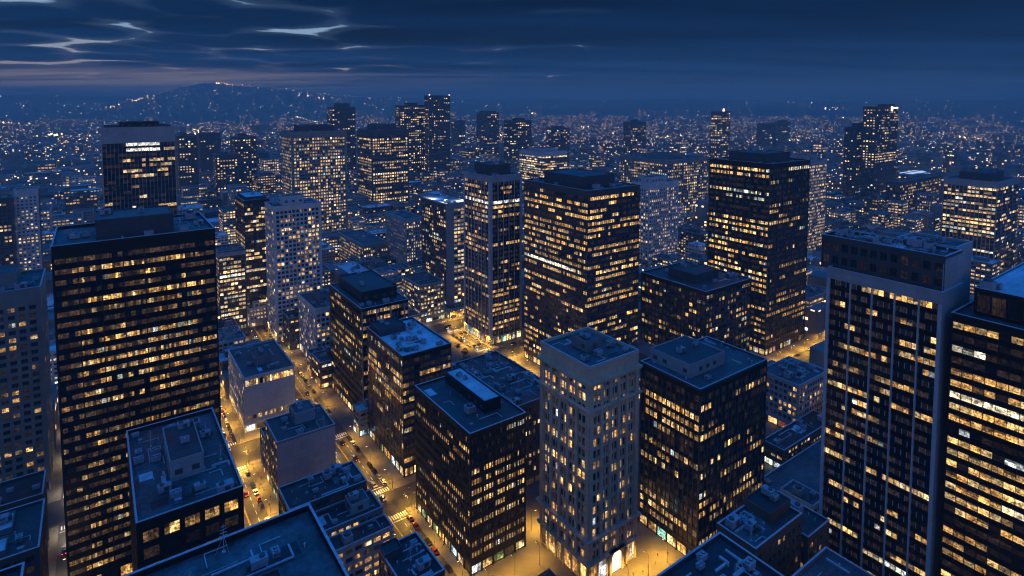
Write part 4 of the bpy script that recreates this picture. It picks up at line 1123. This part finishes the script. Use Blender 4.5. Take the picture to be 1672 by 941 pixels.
def person(x, y, rot, where, z=.15):
    coat = pq.choice(('coat_dark', 'coat_dark', 'coat_tan', 'coat_red'))
    me = pq.choice(PM).copy(); me.materials.clear()
    for m_ in ('skin', coat, 'trousers'): me.materials.append(M[m_])
    for p in me.polygons:
        zc_ = p.center.z
        p.material_index = 0 if zc_ > 1.52 or (zc_ < .86 and abs(p.center.x) > .2) else (1 if zc_ > .86 else 2)
        p.use_smooth = True
    cn = {'coat_dark': 'dark coat', 'coat_tan': 'tan coat', 'coat_red': 'red coat'}[coat]
    k = (cn, where); i = PSEEN.get(k, 0); PSEEN[k] = i+1
    o = bpy.data.objects.new('person', me); COL.objects.link(o); o.location = (x, y, z); o.rotation_euler = (0, 0, rot)
    o['label'] = f"{ordn(i)} walker in a {cn} from the near end, {where}"; o['category'] = 'person'; o['group'] = 'people walking on the pavements'
for k in range(13): person(121+pq.uniform(0, 4), 172+k*7+pq.uniform(-2, 2), pq.choice((0, math.pi))+pq.uniform(-.3, .3), 'pavement by the black block')
for k in range(8): person(98-pq.uniform(0, 3), 262+k*10+pq.uniform(-2, 2), pq.choice((0, math.pi))+pq.uniform(-.3, .3), 'middle avenue')
for k in range(7): person(64+pq.uniform(0, 2), 296+k*6+pq.uniform(-2, 2), pq.choice((0, math.pi)), 'left golden avenue')
for k in range(8): person(170+k*4.2, 161+pq.uniform(-1.5, 3), pq.choice((1.57, -1.57)), 'forecourt of the stone tower')
for k in range(7): person(262+k*5, 389.5+pq.uniform(-1, 1.5), pq.choice((1.57, -1.57)), 'pavement of the slim glass tower')

# ------------------------------------------------------------------ infill buildings
def occluded(pts, skip=None):
    bx_ = np.array(BOXES, float); o = np.array([0, 0, CH]); pts = np.asarray(pts, float)
    res = np.zeros(len(pts), bool)
    lo = np.column_stack([bx_[:, 0], bx_[:, 1], np.zeros(len(bx_))]); hi = bx_[:, [2, 3, 4]]
    for i0 in range(0, len(pts), 4000):
        p = pts[i0:i0+4000]; d = p-o; d[np.abs(d) < 1e-9] = 1e-9
        inv = 1/d[:, None, :]
        t1 = (lo[None]-o)*inv; t2 = (hi[None]-o)*inv
        tn = np.minimum(t1, t2).max(2); tf = np.maximum(t1, t2).min(2)
        res[i0:i0+4000] = ((tn < tf) & (tf > 0) & (tn < .998) & (tn > 0)).any(1)
    return res
fq = random.Random(3)
cands = []
def hits(x0, y0, x1, y1, m=3.0):
    for b in BOXES+NOFILL:
        if x0 < b[2]+m and x1 > b[0]-m and y0 < b[3]+m and y1 > b[1]-m: return True
    for r in ROADS:
        if x0 < r[2]+3.2 and x1 > r[0]-3.2 and y0 < r[3]+3.2 and y1 > r[1]-3.2: return True
    return False
def framed(x, y, z=10, m=70):
    p = proj(x, y, z); return p[2] > 60 and -m < p[0] < 1672+m and p[1] < 1100
SQUARE = (200, 345, 240, 430)
# the downtown blocks: pack lots into whatever the towers and streets leave free
GX0, GY0, GS = -140, 150, 2
NX, NY = (560-GX0)//GS, (630-GY0)//GS
occg = np.zeros((NX, NY), bool)
def mark(x0, y0, x1, y1, m):
    occg[max(0, int((x0-m-GX0)//GS)):max(0, int(math.ceil((x1+m-GX0)/GS))), max(0, int((y0-m-GY0)//GS)):max(0, int(math.ceil((y1+m-GY0)/GS)))] = True
for b in BOXES: mark(b[0], b[1], b[2], b[3], .8)
for r in ROADS: mark(r[0], r[1], r[2], r[3], 3.0)
mark(*SQUARE, 0); mark(98, 140, 262, 240, 0); mark(190, 140, 340, 262, 0); mark(-140, 140, 70, 330, 0); mark(60, 150, 100, 296, 0)
for j in range(NY):
    for i in range(NX):
        if occg[i, j]: continue
        tw, td = fq.randrange(8, 15), fq.randrange(7, 13)
        w = 0
        while w < tw and i+w < NX and not occg[i+w, j]: w += 1
        d = 1
        while d < td and j+d < NY and not occg[i:i+w, j+d].any(): d += 1
        occg[i:i+max(1, w), j:j+d] = True if (w >= 5 and d >= 4) else occg[i:i+max(1, w), j:j+d]
        if w < 5 or d < 4: continue
        x, y = GX0+i*GS, GY0+j*GS
        if not framed(x, y): continue
        h = fq.uniform(12, 30)
        if 190 < x < 262 and y < 470: h = fq.uniform(9, 15)
        if 118 < x < 165 and y < 440: h = fq.uniform(14, 30)
        cands.append([x, y, x+w*GS-.4, y+d*GS-.4, h])
y = 150.0; row = 0
while y < 2700:
    far = y > 640
    dy = fq.uniform(22, 34) if not far else fq.uniform(26, 46)
    x = -700.0 if y < 900 else -900.0
    while x < 3600:
        dx = fq.uniform(20, 32) if not far else fq.uniform(24, 52)
        D = math.hypot(x, y)
        if D > 2700: x += dx; continue
        core = -170 < x < 560 and y < 630
        if core: x += dx; continue
        if framed(x+dx/2, y+dy/2) and D > 230 and not hits(x, y, x+dx-2, y+dy-2) and not (x < SQUARE[2] and x+dx > SQUARE[0] and y < SQUARE[3] and y+dy > SQUARE[1]) and not (150 < x < 262 and y < 240) and not (y < 262 and 190 < x < 340):
            h = fq.uniform(11, 30) if D < 700 else (fq.uniform(9, 34) if fq.random() < .9 else fq.uniform(34, 62))
            if 69 < x < 98 and y < 480: h = fq.uniform(18, 34)
            cands.append([x, y, x+dx-2-fq.uniform(0, 3), y+dy-2-fq.uniform(0, 4), h])
        x += dx
        if not core and fq.random() < .3: x += 14
    y += dy; row += 1
    if y > 620 and row % 3 == 0: y += 15
pts = []
for c in cands:
    for fx in (.15, .5, .85):
        pts.append((c[0]+(c[2]-c[0])*fx, c[1]-.5, c[4]*.9))
oc = occluded(pts).reshape(-1, 3)
vis = [not o.all() for o in oc]
score = [((c[2]-c[0])*(c[4]+8)/((c[0]**2+c[1]**2))) if v else 0 for c, v in zip(cands, vis)]
order = sorted(range(len(cands)), key=lambda i: -score[i])
pick = [i for i in order[:300] if score[i] > 0]
pickset = set(pick)
LAND = {'T1': 'the wide black tower', 'E1': 'the white apartment tower', 'L3': 'the pale gridded tower', 'C1': 'the slim glass tower', 'C2': 'the banded glass tower', 'C5': 'the tall gridded tower', 'RT': 'the silver finned tower',
        'L2': 'the pale banded tower', 'W1': 'the white slab tower', 'N2': 'the white ribbed tower', 'N1': 'the bluish lit block', 'L4': 'the brown golden tower', 'K3': 'the floodlit roof tower', 'RR': 'the white framed tower', 'M6': 'the lone dark far tower',
        'N3': 'the long grey block', 'L6': 'the tallest distant slab', 'M2': 'the slender lamp topped tower', 'K5': 'the warm grid block', 'C4': 'the scattered square window block', 'W2': 'the ribbon window building', 'N5': 'the wide dusky block', 'M8': 'the small dark distant tower', 'L9': 'the stubby dark tower'}
RB_ = {bd['key']: bd for bd in ALLWIN}
LPX = {}
for k in LAND:
    bd = RB_[k]; r = bd['rect']; LPX[k] = proj((r[0]+r[2])/2, (r[1]+r[3])/2, bd['h']*.6)
TONES = [('tan', 'tan_conc'), ('grey', 'mid_grey'), ('pale', 'light_panel'), ('dark', 'dark_grey'), ('brick', 'brown_brick'), ('white', 'white_stone')]
ROOFS = ['roof_dark', 'roof_mid', 'roof_light', 'roof_dark', 'roof_black', 'roof_mid']
buckets = {}; fill = []
for i in pick:
    c = cands[i]; p = proj((c[0]+c[2])/2, c[1], c[4]); D = math.hypot(c[0], c[1])
    k = min(LPX, key=lambda q: (LPX[q][0]-p[0])**2+(1.5*(LPX[q][1]-p[1]))**2)
    dpx = p[0]-LPX[k][0]
    rel = 'beyond' if abs(dpx) < 28 and p[2] > LPX[k][2] else ('before' if abs(dpx) < 28 else ('right of' if dpx > 0 else 'left of'))
    tone = fq.choices(range(6), (3, 3, 2, 3, 1.5, 1.5))[0]
    size = 'tall' if c[4] > 33 else ('mid-height' if c[4] > 20 else 'low')
    roofi = fq.randrange(6)
    rn = {'roof_dark': 'dark-roofed', 'roof_mid': 'grey-roofed', 'roof_light': 'white-roofed', 'roof_black': 'tar-roofed'}[ROOFS[roofi]]
    base = f"{size} {rn} {TONES[tone][0]} building"; key = (base, rel, k)
    buckets.setdefault(key, []).append((p[0], i)); fill.append((i, tone, roofi, key))
labels = {}
for key, L in buckets.items():
    L.sort(); n = len(L)
    for j, (_, i) in enumerate(L):
        labels[i] = f"{key[0]} {key[1]} {LAND[key[2]]}" if n == 1 else f"{ordn(j)} {key[0]} from the left, {key[1]} {LAND[key[2]]}"
for i, tone, roofi, key in fill:
    c = cands[i]; D = math.hypot(c[0], c[1]); q = random.Random(i)
    sc = max(1, D/900)
    S = dict(S_LOW, wall=TONES[tone][1], fh=3.5*sc, bay=3.0*sc*q.uniform(.9, 1.4), pier=.9*sc*q.uniform(.8, 1.5), sph=q.uniform(.45, .6), rec=.2, mull=0, lit=q.choice((.15, .3, .45, .6, .8)), s=q.uniform(.9, 1.6), top=1.2, base=4.6 if D < 900 else 0, wh=q.choice((.05, .1, .5)), dim=.2)
    near = D < 700
    tower('fill%d' % i, 'low_rise_building' if c[4] < 33 else 'mid_rise_building', labels[i], 'building', c, S, units=q.randrange(3, 9) if near else (2 if D < 1100 else 0), pipes=1 if near else 0, roof=ROOFS[roofi], parh=.8, indiv=False,
          pents=[(q.uniform(.1, .4), q.uniform(.2, .4), q.uniform(.55, .9), q.uniform(.6, .9), q.uniform(2.5, 4), TONES[tone][1])] if q.random() < .55 else [], group='infill buildings among the towers')
# ------------------------------------------------------------------ the far city, one mass
def mat_far():
    m, nt, bs = new_mat('far_city_walls')
    g = N(nt, 'ShaderNodeNewGeometry'); pos = g.outputs['Position']
    s = N(nt, 'ShaderNodeSeparateXYZ'); nt.links.new(pos, s.inputs[0])
    n_ = N(nt, 'ShaderNodeSeparateXYZ'); nt.links.new(g.outputs['True Normal'], n_.inputs[0])
    c = N(nt, 'ShaderNodeCombineXYZ')
    al = math_n(nt, 'ADD', s.outputs[0], s.outputs[1])
    nt.links.new(math_n(nt, 'FLOOR', math_n(nt, 'MULTIPLY', al, 1/5.5)), c.inputs[0])
    nt.links.new(math_n(nt, 'FLOOR', math_n(nt, 'MULTIPLY', s.outputs[2], 1/4.5)), c.inputs[1])
    nt.links.new(math_n(nt, 'FLOOR', math_n(nt, 'MULTIPLY', math_n(nt, 'SUBTRACT', s.outputs[0], s.outputs[1]), 1/31)), c.inputs[2])
    wn = N(nt, 'ShaderNodeTexWhiteNoise', noise_dimensions='3D'); nt.links.new(c.outputs[0], wn.inputs['Vector'])
    fx = math_n(nt, 'FRACT', math_n(nt, 'MULTIPLY', al, 1/5.5)); fz = math_n(nt, 'FRACT', math_n(nt, 'MULTIPLY', s.outputs[2], 1/4.5))
    w = math_n(nt, 'MULTIPLY', math_n(nt, 'GREATER_THAN', fx, .4), math_n(nt, 'GREATER_THAN', fz, .5))
    w = math_n(nt, 'MULTIPLY', w, math_n(nt, 'GREATER_THAN', wn.outputs['Value'], .88))
    w = math_n(nt, 'MULTIPLY', w, math_n(nt, 'LESS_THAN', math_n(nt, 'ABSOLUTE', n_.outputs[2]), .5))
    big = noise(nt, pos, .004, 2)
    w = math_n(nt, 'MULTIPLY', w, math_n(nt, 'GREATER_THAN', big, .42))
    nt.links.new(math_n(nt, 'MULTIPLY', w, 3.4), bs.inputs['Emission Strength'])
    nt.links.new(ramp(nt, wn.outputs['Value'], [(.88, (1, .47, .12)), (.96, (1, .58, .22)), (.99, (.9, .9, .85))]), bs.inputs['Emission Color'])
    f = noise(nt, pos, .02, 3)
    nt.links.new(ramp(nt, f, [(.35, (.07, .07, .07)), (.65, (.26, .25, .24))]), bs.inputs['Base Color'])
    bs.inputs['Roughness'].default_value = .8
    m.cycles.emission_sampling = 'NONE'
    return m
M['far_city'] = mat_far()
mb = MB()
for i, c in enumerate(cands):
    if i not in pickset: mb.box(c[0], c[1], 0, c[2], c[3], c[4])
D0 = 2700
y = -2600.0
while y < 7000:
    x = -3600.0
    dy = fq.uniform(50, 80)
    while x < 7600:
        dx = fq.uniform(50, 95); D = math.hypot(x, y)
        if 2700 < D < 6800 and framed(x, y, 0, 200) and fq.random() < .8:
            z = hfun(x, y)
            if z > 45 or (D > 4800 and fq.random() < .5): x += dx; continue
            mb.box(x, y, z-6, x+dx*fq.uniform(.5, .85), y+dy*fq.uniform(.4, .8), z+(fq.uniform(7, 20) if fq.random() < .94 else fq.uniform(24, 60)))
        x += dx
    y += dy
mb.build('distant_low_rise_city', ['far_city'], kind='stuff')

def mat_lights():
    m, nt, bs = new_mat('town_lights')
    at = N(nt, 'ShaderNodeAttribute', attribute_name='lit', attribute_type='GEOMETRY')
    nt.links.new(at.outputs['Color'], bs.inputs['Emission Color']); bs.inputs['Emission Strength'].default_value = 1
    bs.inputs['Base Color'].default_value = (.1, .1, .1, 1)
    m.cycles.emission_sampling = 'NONE'
    return m
M['lights'] = mat_lights()
lq = random.Random(21)
mb = MB()
def octa(x, y, z, r, c):
    p = [(x+r, y, z), (x-r, y, z), (x, y+r, z), (x, y-r, z), (x, y, z+r), (x, y, z-r)]
    for a, b, d in ((0, 2, 4), (2, 1, 4), (1, 3, 4), (3, 0, 4), (2, 0, 5), (1, 2, 5), (3, 1, 5), (0, 3, 5)): mb.tri(p[a], p[b], p[d], 0, c)
def pol(ph, D):
    R = D*math.sin(ph); Dp = D*math.cos(ph)
    return R*cY+Dp*sY, -R*sY+Dp*cY
def add_light(x, y, k, zoff, size=1.0):
    D = math.hypot(x, y)
    if any(b[0]-2 < x < b[2]+2 and b[1]-2 < y < b[3]+2 for b in BOXES): return
    c = lq.choice(((1, .46, .11), (1, .50, .14), (1, .54, .17), (1, .58, .22), (1, .66, .32), (1, .85, .65)))
    k *= lq.lognormvariate(-.55, .9)
    if D > 5200: k *= .75
    r = max(.30, D*.0005)*size
    octa(x, y, hfun(x, y)+zoff, r, tuple(k*v for v in c))
for _ in range(5600):
    ph = math.radians(lq.uniform(-46, 46)); D = 620*(9300/620)**(lq.random()**.85)
    x, y = pol(ph, D)
    if D > 4800 and lq.random() < (.0 if hfun(x, y) > 120 and D < 8200 else .45): continue
    if math.sin(x*.0023+.7)*math.cos(y*.0031+x*.0011)+.5*math.sin(y*.0067-x*.0052) < lq.uniform(-.9, .35): continue
    add_light(x, y, 2.2+D*.0006, lq.uniform(9, 24))
for _ in range(64):      # lit streets seen end on or across
    ph = math.radians(lq.uniform(-44, 44)); D = 700*(5200/700)**lq.random(); x, y = pol(ph, D)
    L = lq.uniform(100, 260)*(D/1500)**.6; n = lq.randrange(9, 22); al = lq.random() < .5; k = lq.uniform(1.5, 4)
    dr = lq.uniform(-.25, .25) if D > 3500 else 0
    for j in range(n):
        t = (j/n-.5)*L+lq.uniform(-4, 4)
        add_light(x+(dr*t if al else t), y+(t if al else dr*t), k*1.5+D*.0014, 11+lq.uniform(0, 3), lq.uniform(.7, 1.1))
for _ in range(46):      # bright yards, crossings and floodlit corners
    ph = math.radians(lq.uniform(-43, 43)); D = 900*(7500/900)**lq.random(); x, y = pol(ph, D)
    for j in range(lq.randrange(5, 13)):
        add_light(x+lq.gauss(0, 14+D*.009), y+lq.gauss(0, 10+D*.004), 10+D*.0026, lq.uniform(10, 22), lq.uniform(.8, 1.5))
for _ in range(230):     # house and road lamps on the slopes of the hill
    ph = math.radians(lq.uniform(-36, -8)); x, y = pol(ph, lq.uniform(5000, 6900)); add_light(x, y, 3.5, lq.uniform(8, 14), .9)
mb.build('town_lights', ['lights'], kind='stuff')

# ------------------------------------------------------------------ masts and roof lamps
def attach(key, name, mats, fn):
    bd = RB_[key]; mb = MB(); fn(mb, bd['rect'], bd['h']); return mb.build(name, mats, bd['root'])
attach('L7', 'mast', ['pipe'], lambda m, r, h: (m.cyl((r[0]+r[2])/2, (r[1]+r[3])/2, h+8, h+46, 1.6, .5, 6), m.cyl((r[0]+r[2])/2+9, (r[1]+r[3])/2, h+8, h+22, .8, .4, 6)))
attach('L6', 'roof_lamp', ['red_lamp'], lambda m, r, h: (m.cyl(r[0]+2, r[1]+1, h, h+3, 1.3, .6, 6), m.cyl(r[2]-2, r[1]+1, h, h+3, 1.3, .6, 6)))
attach('L6', 'mast', ['pipe'], lambda m, r, h: m.cyl((r[0]+r[2])/2-4, r[1]+8, h, h+16, 1.0, .4, 6))
attach('M2', 'roof_lamp', ['red_lamp'], lambda m, r, h: m.cyl((r[0]+r[2])/2, r[1]+2, h, h+8, 3.2, 1.5, 6))
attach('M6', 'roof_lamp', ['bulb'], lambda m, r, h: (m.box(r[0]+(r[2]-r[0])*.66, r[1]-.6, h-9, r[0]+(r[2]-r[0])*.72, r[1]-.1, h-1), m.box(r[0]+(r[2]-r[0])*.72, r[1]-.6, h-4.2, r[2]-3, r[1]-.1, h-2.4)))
# cool floodlights standing on the white roof of the grey corner strip tower
bd = RB_['K3']; r = bd['rect']
for fx, fy in ((.15, .2), (.85, .2), (.15, .75)):
    x, y = r[0]+(r[2]-r[0])*fx, r[1]+(r[3]-r[1])*fy
    mb = MB(); mb.cyl(x, y, bd['h']-1, bd['h']+4, .12, .1, 6); mb.box(x-.5, y-.4, bd['h']+4, x+.5, y+.4, bd['h']+4.5, 0, True)
    o = mb.build('floodlight', ['pole'], bd['root'])
    L = bpy.data.lights.new('floodlight_beam', 'SPOT'); L.energy = 14000; L.color = (.72, .86, 1); L.spot_size = math.radians(160); L.spot_blend = 1; L.shadow_soft_size = .3
    lo = bpy.data.objects.new('floodlight_beam', L); COL.objects.link(lo); lo.parent = o; lo.matrix_parent_inverse = Matrix.Identity(4); lo.location = (x, y, bd['h']+3.8)
attach('E1', 'mast', ['pipe'], lambda m, r, h: m.cyl(r[0]+8, r[1]+9, h, h+11, .16, .08, 6))
attach('R2', 'railing', ['coping'], lambda m, r, h: [m.bar((r[0]+12+k*3.0, r[3]-9, h-1.5), (r[0]+12+k*3.0, r[3]-9, h-.3), .09) for k in range(6)]+[m.bar((r[0]+12, r[3]-9, h-.3), (r[0]+27, r[3]-9, h-.3), .08)])
def helipad(m, r, h):
    x, y = r[0]+(r[2]-r[0])*.62, r[1]+(r[3]-r[1])*.36
    m.box(x-2.2, y-2.2, h-1.08, x+2.2, y+2.2, h-.7); m.cyl(x, y, h-.7, h-.35, 1.6, 1.5, 14)
attach('R1', 'drain_cover', ['hvac'], helipad)
# arched portal of the stone tower
bd = RB_['AD']; P, W_ = bd['fr']['F']
mb = MB(); uc = W_*.56
lbox(mb, P, uc-4.2, uc-3.0, .15, 9.6, .03, .9); lbox(mb, P, uc+3.0, uc+4.2, .15, 9.6, .03, .9); lbox(mb, P, uc-4.4, uc+4.4, 9.6, 10.6, .03, 1.1)
for k in range(9):
    t0, t1 = math.pi*k/9, math.pi*(k+1)/9
    a0_, a1_ = (uc+3.0*math.cos(t0), 6.6+3.0*math.sin(t0)), (uc+3.0*math.cos(t1), 6.6+3.0*math.sin(t1))
    mb.quad(P(a0_[0], a0_[1], .8), P(a1_[0], a1_[1], .8), P(a1_[0], 9.6, .8), P(a0_[0], 9.6, .8)); mb.quad(P(a0_[0], a0_[1], .8), P(a1_[0], a1_[1], .8), P(a1_[0], a1_[1], .05), P(a0_[0], a0_[1], .05))
portal = mb.build('portal', ['beige_stone'], bd['root'])
M['entrance'] = mat_emit('lit_entrance_hall', (1, .74, .40), 2.6)
mb = MB(); lbox(mb, P, uc-2.95, uc+2.95, .3, 9.0, .02, .12)
g_ = mb.build('glazing', ['entrance'], bd['root']); g_.parent = portal; g_.matrix_parent_inverse = Matrix.Identity(4)

# ------------------------------------------------------------------ windows
FRMAT = {'frame': 'frame', 'frame_l': 'frame_l'}
for bd in ALLWIN:
    W = bd['win']; chosen = set()
    if not W: continue
    if bd['indiv']:
        pts = []; ar = []
        for w in W:
            P, u0, u1, z0, z1, n = w[:6]
            u, z = (u0+u1)/2, (z0+z1)/2
            pts.append(P(u, z, .8))
            A, B_, D = proj(*P(u0, z0, n)), proj(*P(u1, z0, n)), proj(*P(u0, z1, n))
            inside = -20 < A[0] < 1692 and -20 < A[1] < 960
            ar.append(abs((B_[0]-A[0])*(D[1]-A[1])-(B_[1]-A[1])*(D[0]-A[0])) if inside else 0)
        oc = occluded(pts)
        idx = sorted((i for i in range(len(W)) if not oc[i] and ar[i] > 4), key=lambda i: -ar[i])[:100]
        # faces turned away from the viewer are behind their own wall
        chosen = set(idx)
    fm = W[0][9]
    for i in chosen:
        mb = MB(); emit_window(mb, W[i], 0, 1)
        mb.build('window', ['glass', FRMAT[fm]] , bd['root'])
    mb = MB()
    for i, w in enumerate(W):
        if i not in chosen: emit_window(mb, w, 0, 1)
    if mb.f: mb.build('window_grid', ['glass', FRMAT[fm]], bd['root'], kind='stuff')

# ------------------------------------------------------------------ air
mb = MB(); S_ = 15000.0
p = [(x, y, z) for z in (-1.0, HAZE_TOP) for y in (-S_, S_) for x in (-S_, S_)]
mb.v = p
for f in ((0, 1, 5, 4), (1, 3, 7, 5), (3, 2, 6, 7), (2, 0, 4, 6), (4, 5, 7, 6), (0, 2, 3, 1)): mb.f.append(f); mb.m.append(0); mb.c.append(None)
hm = bpy.data.materials.new('haze'); hm.use_nodes = True
nt = hm.node_tree; nt.nodes.clear()
out = nt.nodes.new('ShaderNodeOutputMaterial'); pv = nt.nodes.new('ShaderNodeVolumePrincipled')
pv.inputs['Color'].default_value = (.62, .80, .74, 1); pv.inputs['Density'].default_value = HAZE_D; pv.inputs['Anisotropy'].default_value = .15
nt.links.new(pv.outputs[0], out.inputs['Volume'])
M['haze'] = hm
if HAZE_D > 0: mb.build('haze', [hm], kind='stuff')

# ------------------------------------------------------------------ dusk sky
SUN_ROT = math.radians(4.0); SUN_EL = math.radians(1.0)
world = bpy.data.worlds.new("World"); scene.world = world; world.use_nodes = True
nt = world.node_tree; nt.nodes.clear()
wo = N(nt, 'ShaderNodeOutputWorld'); bg = N(nt, 'ShaderNodeBackground')
sky = N(nt, 'ShaderNodeTexSky', sky_type='NISHITA', sun_disc=False)
sky.sun_elevation = SUN_EL; sky.sun_rotation = SUN_ROT; sky.altitude = 200; sky.air_density = 1.6; sky.dust_density = 1.2; sky.ozone_density = 5.0
tc = N(nt, 'ShaderNodeTexCoord'); dirv = tc.outputs['Generated']
sp = N(nt, 'ShaderNodeSeparateXYZ'); nt.links.new(dirv, sp.inputs[0])
zc = math_n(nt, 'MAXIMUM', sp.outputs[2], 0.0)
def mrange(v, a, b, c=0.0, d=1.0, smooth=False):
    n = N(nt, 'ShaderNodeMapRange', interpolation_type='SMOOTHSTEP' if smooth else 'LINEAR')
    for i, x in enumerate((a, b, c, d)): n.inputs[i+1].default_value = x
    nt.links.new(v, n.inputs[0]); return n.outputs[0]
def dotc(ax, ay): return math_n(nt, 'ADD', math_n(nt, 'MULTIPLY', sp.outputs[0], ax), math_n(nt, 'MULTIPLY', sp.outputs[1], ay))
v_ = dotc(sY, cY)                      # component along the view down the city, used to tell 'behind' from 'ahead'
# the cloud deck lies in a plane overhead: project the direction onto it
den = math_n(nt, 'ADD', zc, .045)
cv = N(nt, 'ShaderNodeCombineXYZ')
nt.links.new(math_n(nt, 'DIVIDE', dotc(cY, -sY), den), cv.inputs[0]); nt.links.new(math_n(nt, 'DIVIDE', v_, den), cv.inputs[1])
cl = noise(nt, mapping(nt, cv.outputs[0], (.17, .42, 1)), 1.0, 7, .58, .35)
cl2 = noise(nt, mapping(nt, cv.outputs[0], (.10, .50, 1)), 1.7, 6, .62, .3)
sunv = (math.sin(SUN_ROT-.05), math.cos(SUN_ROT-.05))
sd = math_n(nt, 'MAXIMUM', dotc(*sunv), 0.0)
sunny = math_n(nt, 'POWER', sd, 4.0)
tint = mixc(nt, 1.0, sky.outputs[0], SKY_TINT, 'MULTIPLY')
# deck colour: darker and bluer with height, greyer near the horizon, in long layers
deck = ramp(nt, zc, [(0.0, (.026, .052, .112)), (.022, (.021, .047, .107)), (.042, (.007, .028, .084)), (.06, (.004, .020, .068)), (.10, (.0012, .012, .046)), (.17, (.0003, .007, .030)), (.4, (.001, .016, .058))])
cl2m = mixc(nt, mrange(zc, .004, .03), (.5, .5, .5), cl2)
layers = mrange(cl2m, .32, .68, .3, 2.0)
deckt = N(nt, 'ShaderNodeVectorMath', operation='SCALE'); nt.links.new(deck, deckt.inputs[0]); nt.links.new(layers, deckt.inputs['Scale'])
# clear gaps left between rounded clouds, most of them towards the set sun
wob = N(nt, 'ShaderNodeVectorMath', operation='MULTIPLY_ADD'); nz3 = N(nt, 'ShaderNodeTexNoise'); nz3.inputs['Scale'].default_value = .5; nz3.inputs['Detail'].default_value = 6; nz3.inputs['Roughness'].default_value = .6
nt.links.new(cv.outputs[0], nz3.inputs['Vector']); nt.links.new(nz3.outputs['Color'], wob.inputs[0]); wob.inputs[1].default_value = (1.25, .85, 0)
sh_ = N(nt, 'ShaderNodeVectorMath', operation='ADD'); nt.links.new(cv.outputs[0], sh_.inputs[0]); sh_.inputs[1].default_value = CLOUD_OFF
nt.links.new(sh_.outputs[0], wob.inputs[2])
vo = N(nt, 'ShaderNodeTexVoronoi', feature='F1', voronoi_dimensions='2D'); vo.inputs['Scale'].default_value = 1.3
nt.links.new(wob.outputs[0], vo.inputs['Vector'])
cell = math_n(nt, 'ADD', vo.outputs['Distance'], math_n(nt, 'MULTIPLY', math_n(nt, 'SUBTRACT', cl, .5), .8))
thr = math_n(nt, 'ADD', math_n(nt, 'MULTIPLY', sunny, -.36), CLOUD_T)
ex = math_n(nt, 'SUBTRACT', cell, thr)
core = mrange(ex, 0.0, .13, 0, 1, True)
halo = math_n(nt, 'MULTIPLY', mrange(ex, -.28, .06, 0, 1, True), .11)
gp = math_n(nt, 'MAXIMUM', core, math_n(nt, 'MULTIPLY', halo, sunny))
gp = math_n(nt, 'MULTIPLY', gp, mrange(zc, .026, .045))
gcol = ramp(nt, zc, [(0.0, (.42, .28, .22)), (.045, (.50, .38, .34)), (.07, (.42, .44, .48)), (.11, (.30, .46, .64)), (.2, (.30, .48, .70))])
# afterglow seen under the deck, a low broken band over the hills
band = math_n(nt, 'MULTIPLY', math_n(nt, 'MULTIPLY', mrange(zc, .056, .036, 0, 1, True), mrange(zc, .002, .026, 0, 1, True)), math_n(nt, 'POWER', sd, 16.0))
bandn = math_n(nt, 'MULTIPLY', band, mrange(cl2, .38, .60, .12, 1.0))
lowsky = mixc(nt, math_n(nt, 'MULTIPLY', bandn, .95), deckt.outputs[0], (.42, .31, .235))
ahead = mixc(nt, gp, lowsky, gcol)
# overhead the deck breaks up and the blue twilight stands free; low behind the viewer an unseen grey-rose band is added to brighten the pale walls
ok = mrange(zc, .24, .62, 0, 1, True)
res = mixc(nt, math_n(nt, 'MULTIPLY', ok, .92), ahead, tint)
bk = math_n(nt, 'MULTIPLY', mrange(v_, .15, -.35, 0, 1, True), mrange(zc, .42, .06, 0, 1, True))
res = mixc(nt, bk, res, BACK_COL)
nt.links.new(res, bg.inputs['Color']); bg.inputs['Strength'].default_value = 1.0
nt.links.new(bg.outputs[0], wo.inputs['Surface'])
world.cycles.sampling_method = 'MANUAL'; world.cycles.sample_map_resolution = 512

sl = bpy.data.lights.new('sun', 'SUN'); sl.energy = .02; sl.angle = math.radians(8); sl.color = (1, .72, .5)
so = bpy.data.objects.new('sun', sl); COL.objects.link(so)
dv = Vector((-math.sin(SUN_ROT)*math.cos(SUN_EL), -math.cos(SUN_ROT)*math.cos(SUN_EL), -math.sin(SUN_EL+.03)))
so.rotation_euler = dv.to_track_quat('-Z', 'Y').to_euler()

# ------------------------------------------------------------------ render settings
vs = scene.view_settings
scene.display_settings.display_device = 'sRGB'
vs.view_transform = 'Standard'; vs.look = 'None'; vs.exposure = EXPO; vs.gamma = 1.0; vs.use_curve_mapping = False
cy = scene.cycles
cy.use_denoising = True; cy.filter_width = 1.2
try: cy.denoiser = 'OPENIMAGEDENOISE'; cy.denoising_input_passes = 'RGB_ALBEDO_NORMAL'
except Exception: pass
cy.max_bounces = 4; cy.diffuse_bounces = 2; cy.glossy_bounces = 2; cy.transmission_bounces = 1; cy.volume_bounces = 0; cy.transparent_max_bounces = 6
cy.sample_clamp_indirect = 1.5; cy.sample_clamp_direct = 0
cy.caustics_reflective = False; cy.caustics_refractive = False
cy.use_light_tree = True
scene.render.film_transparent = False
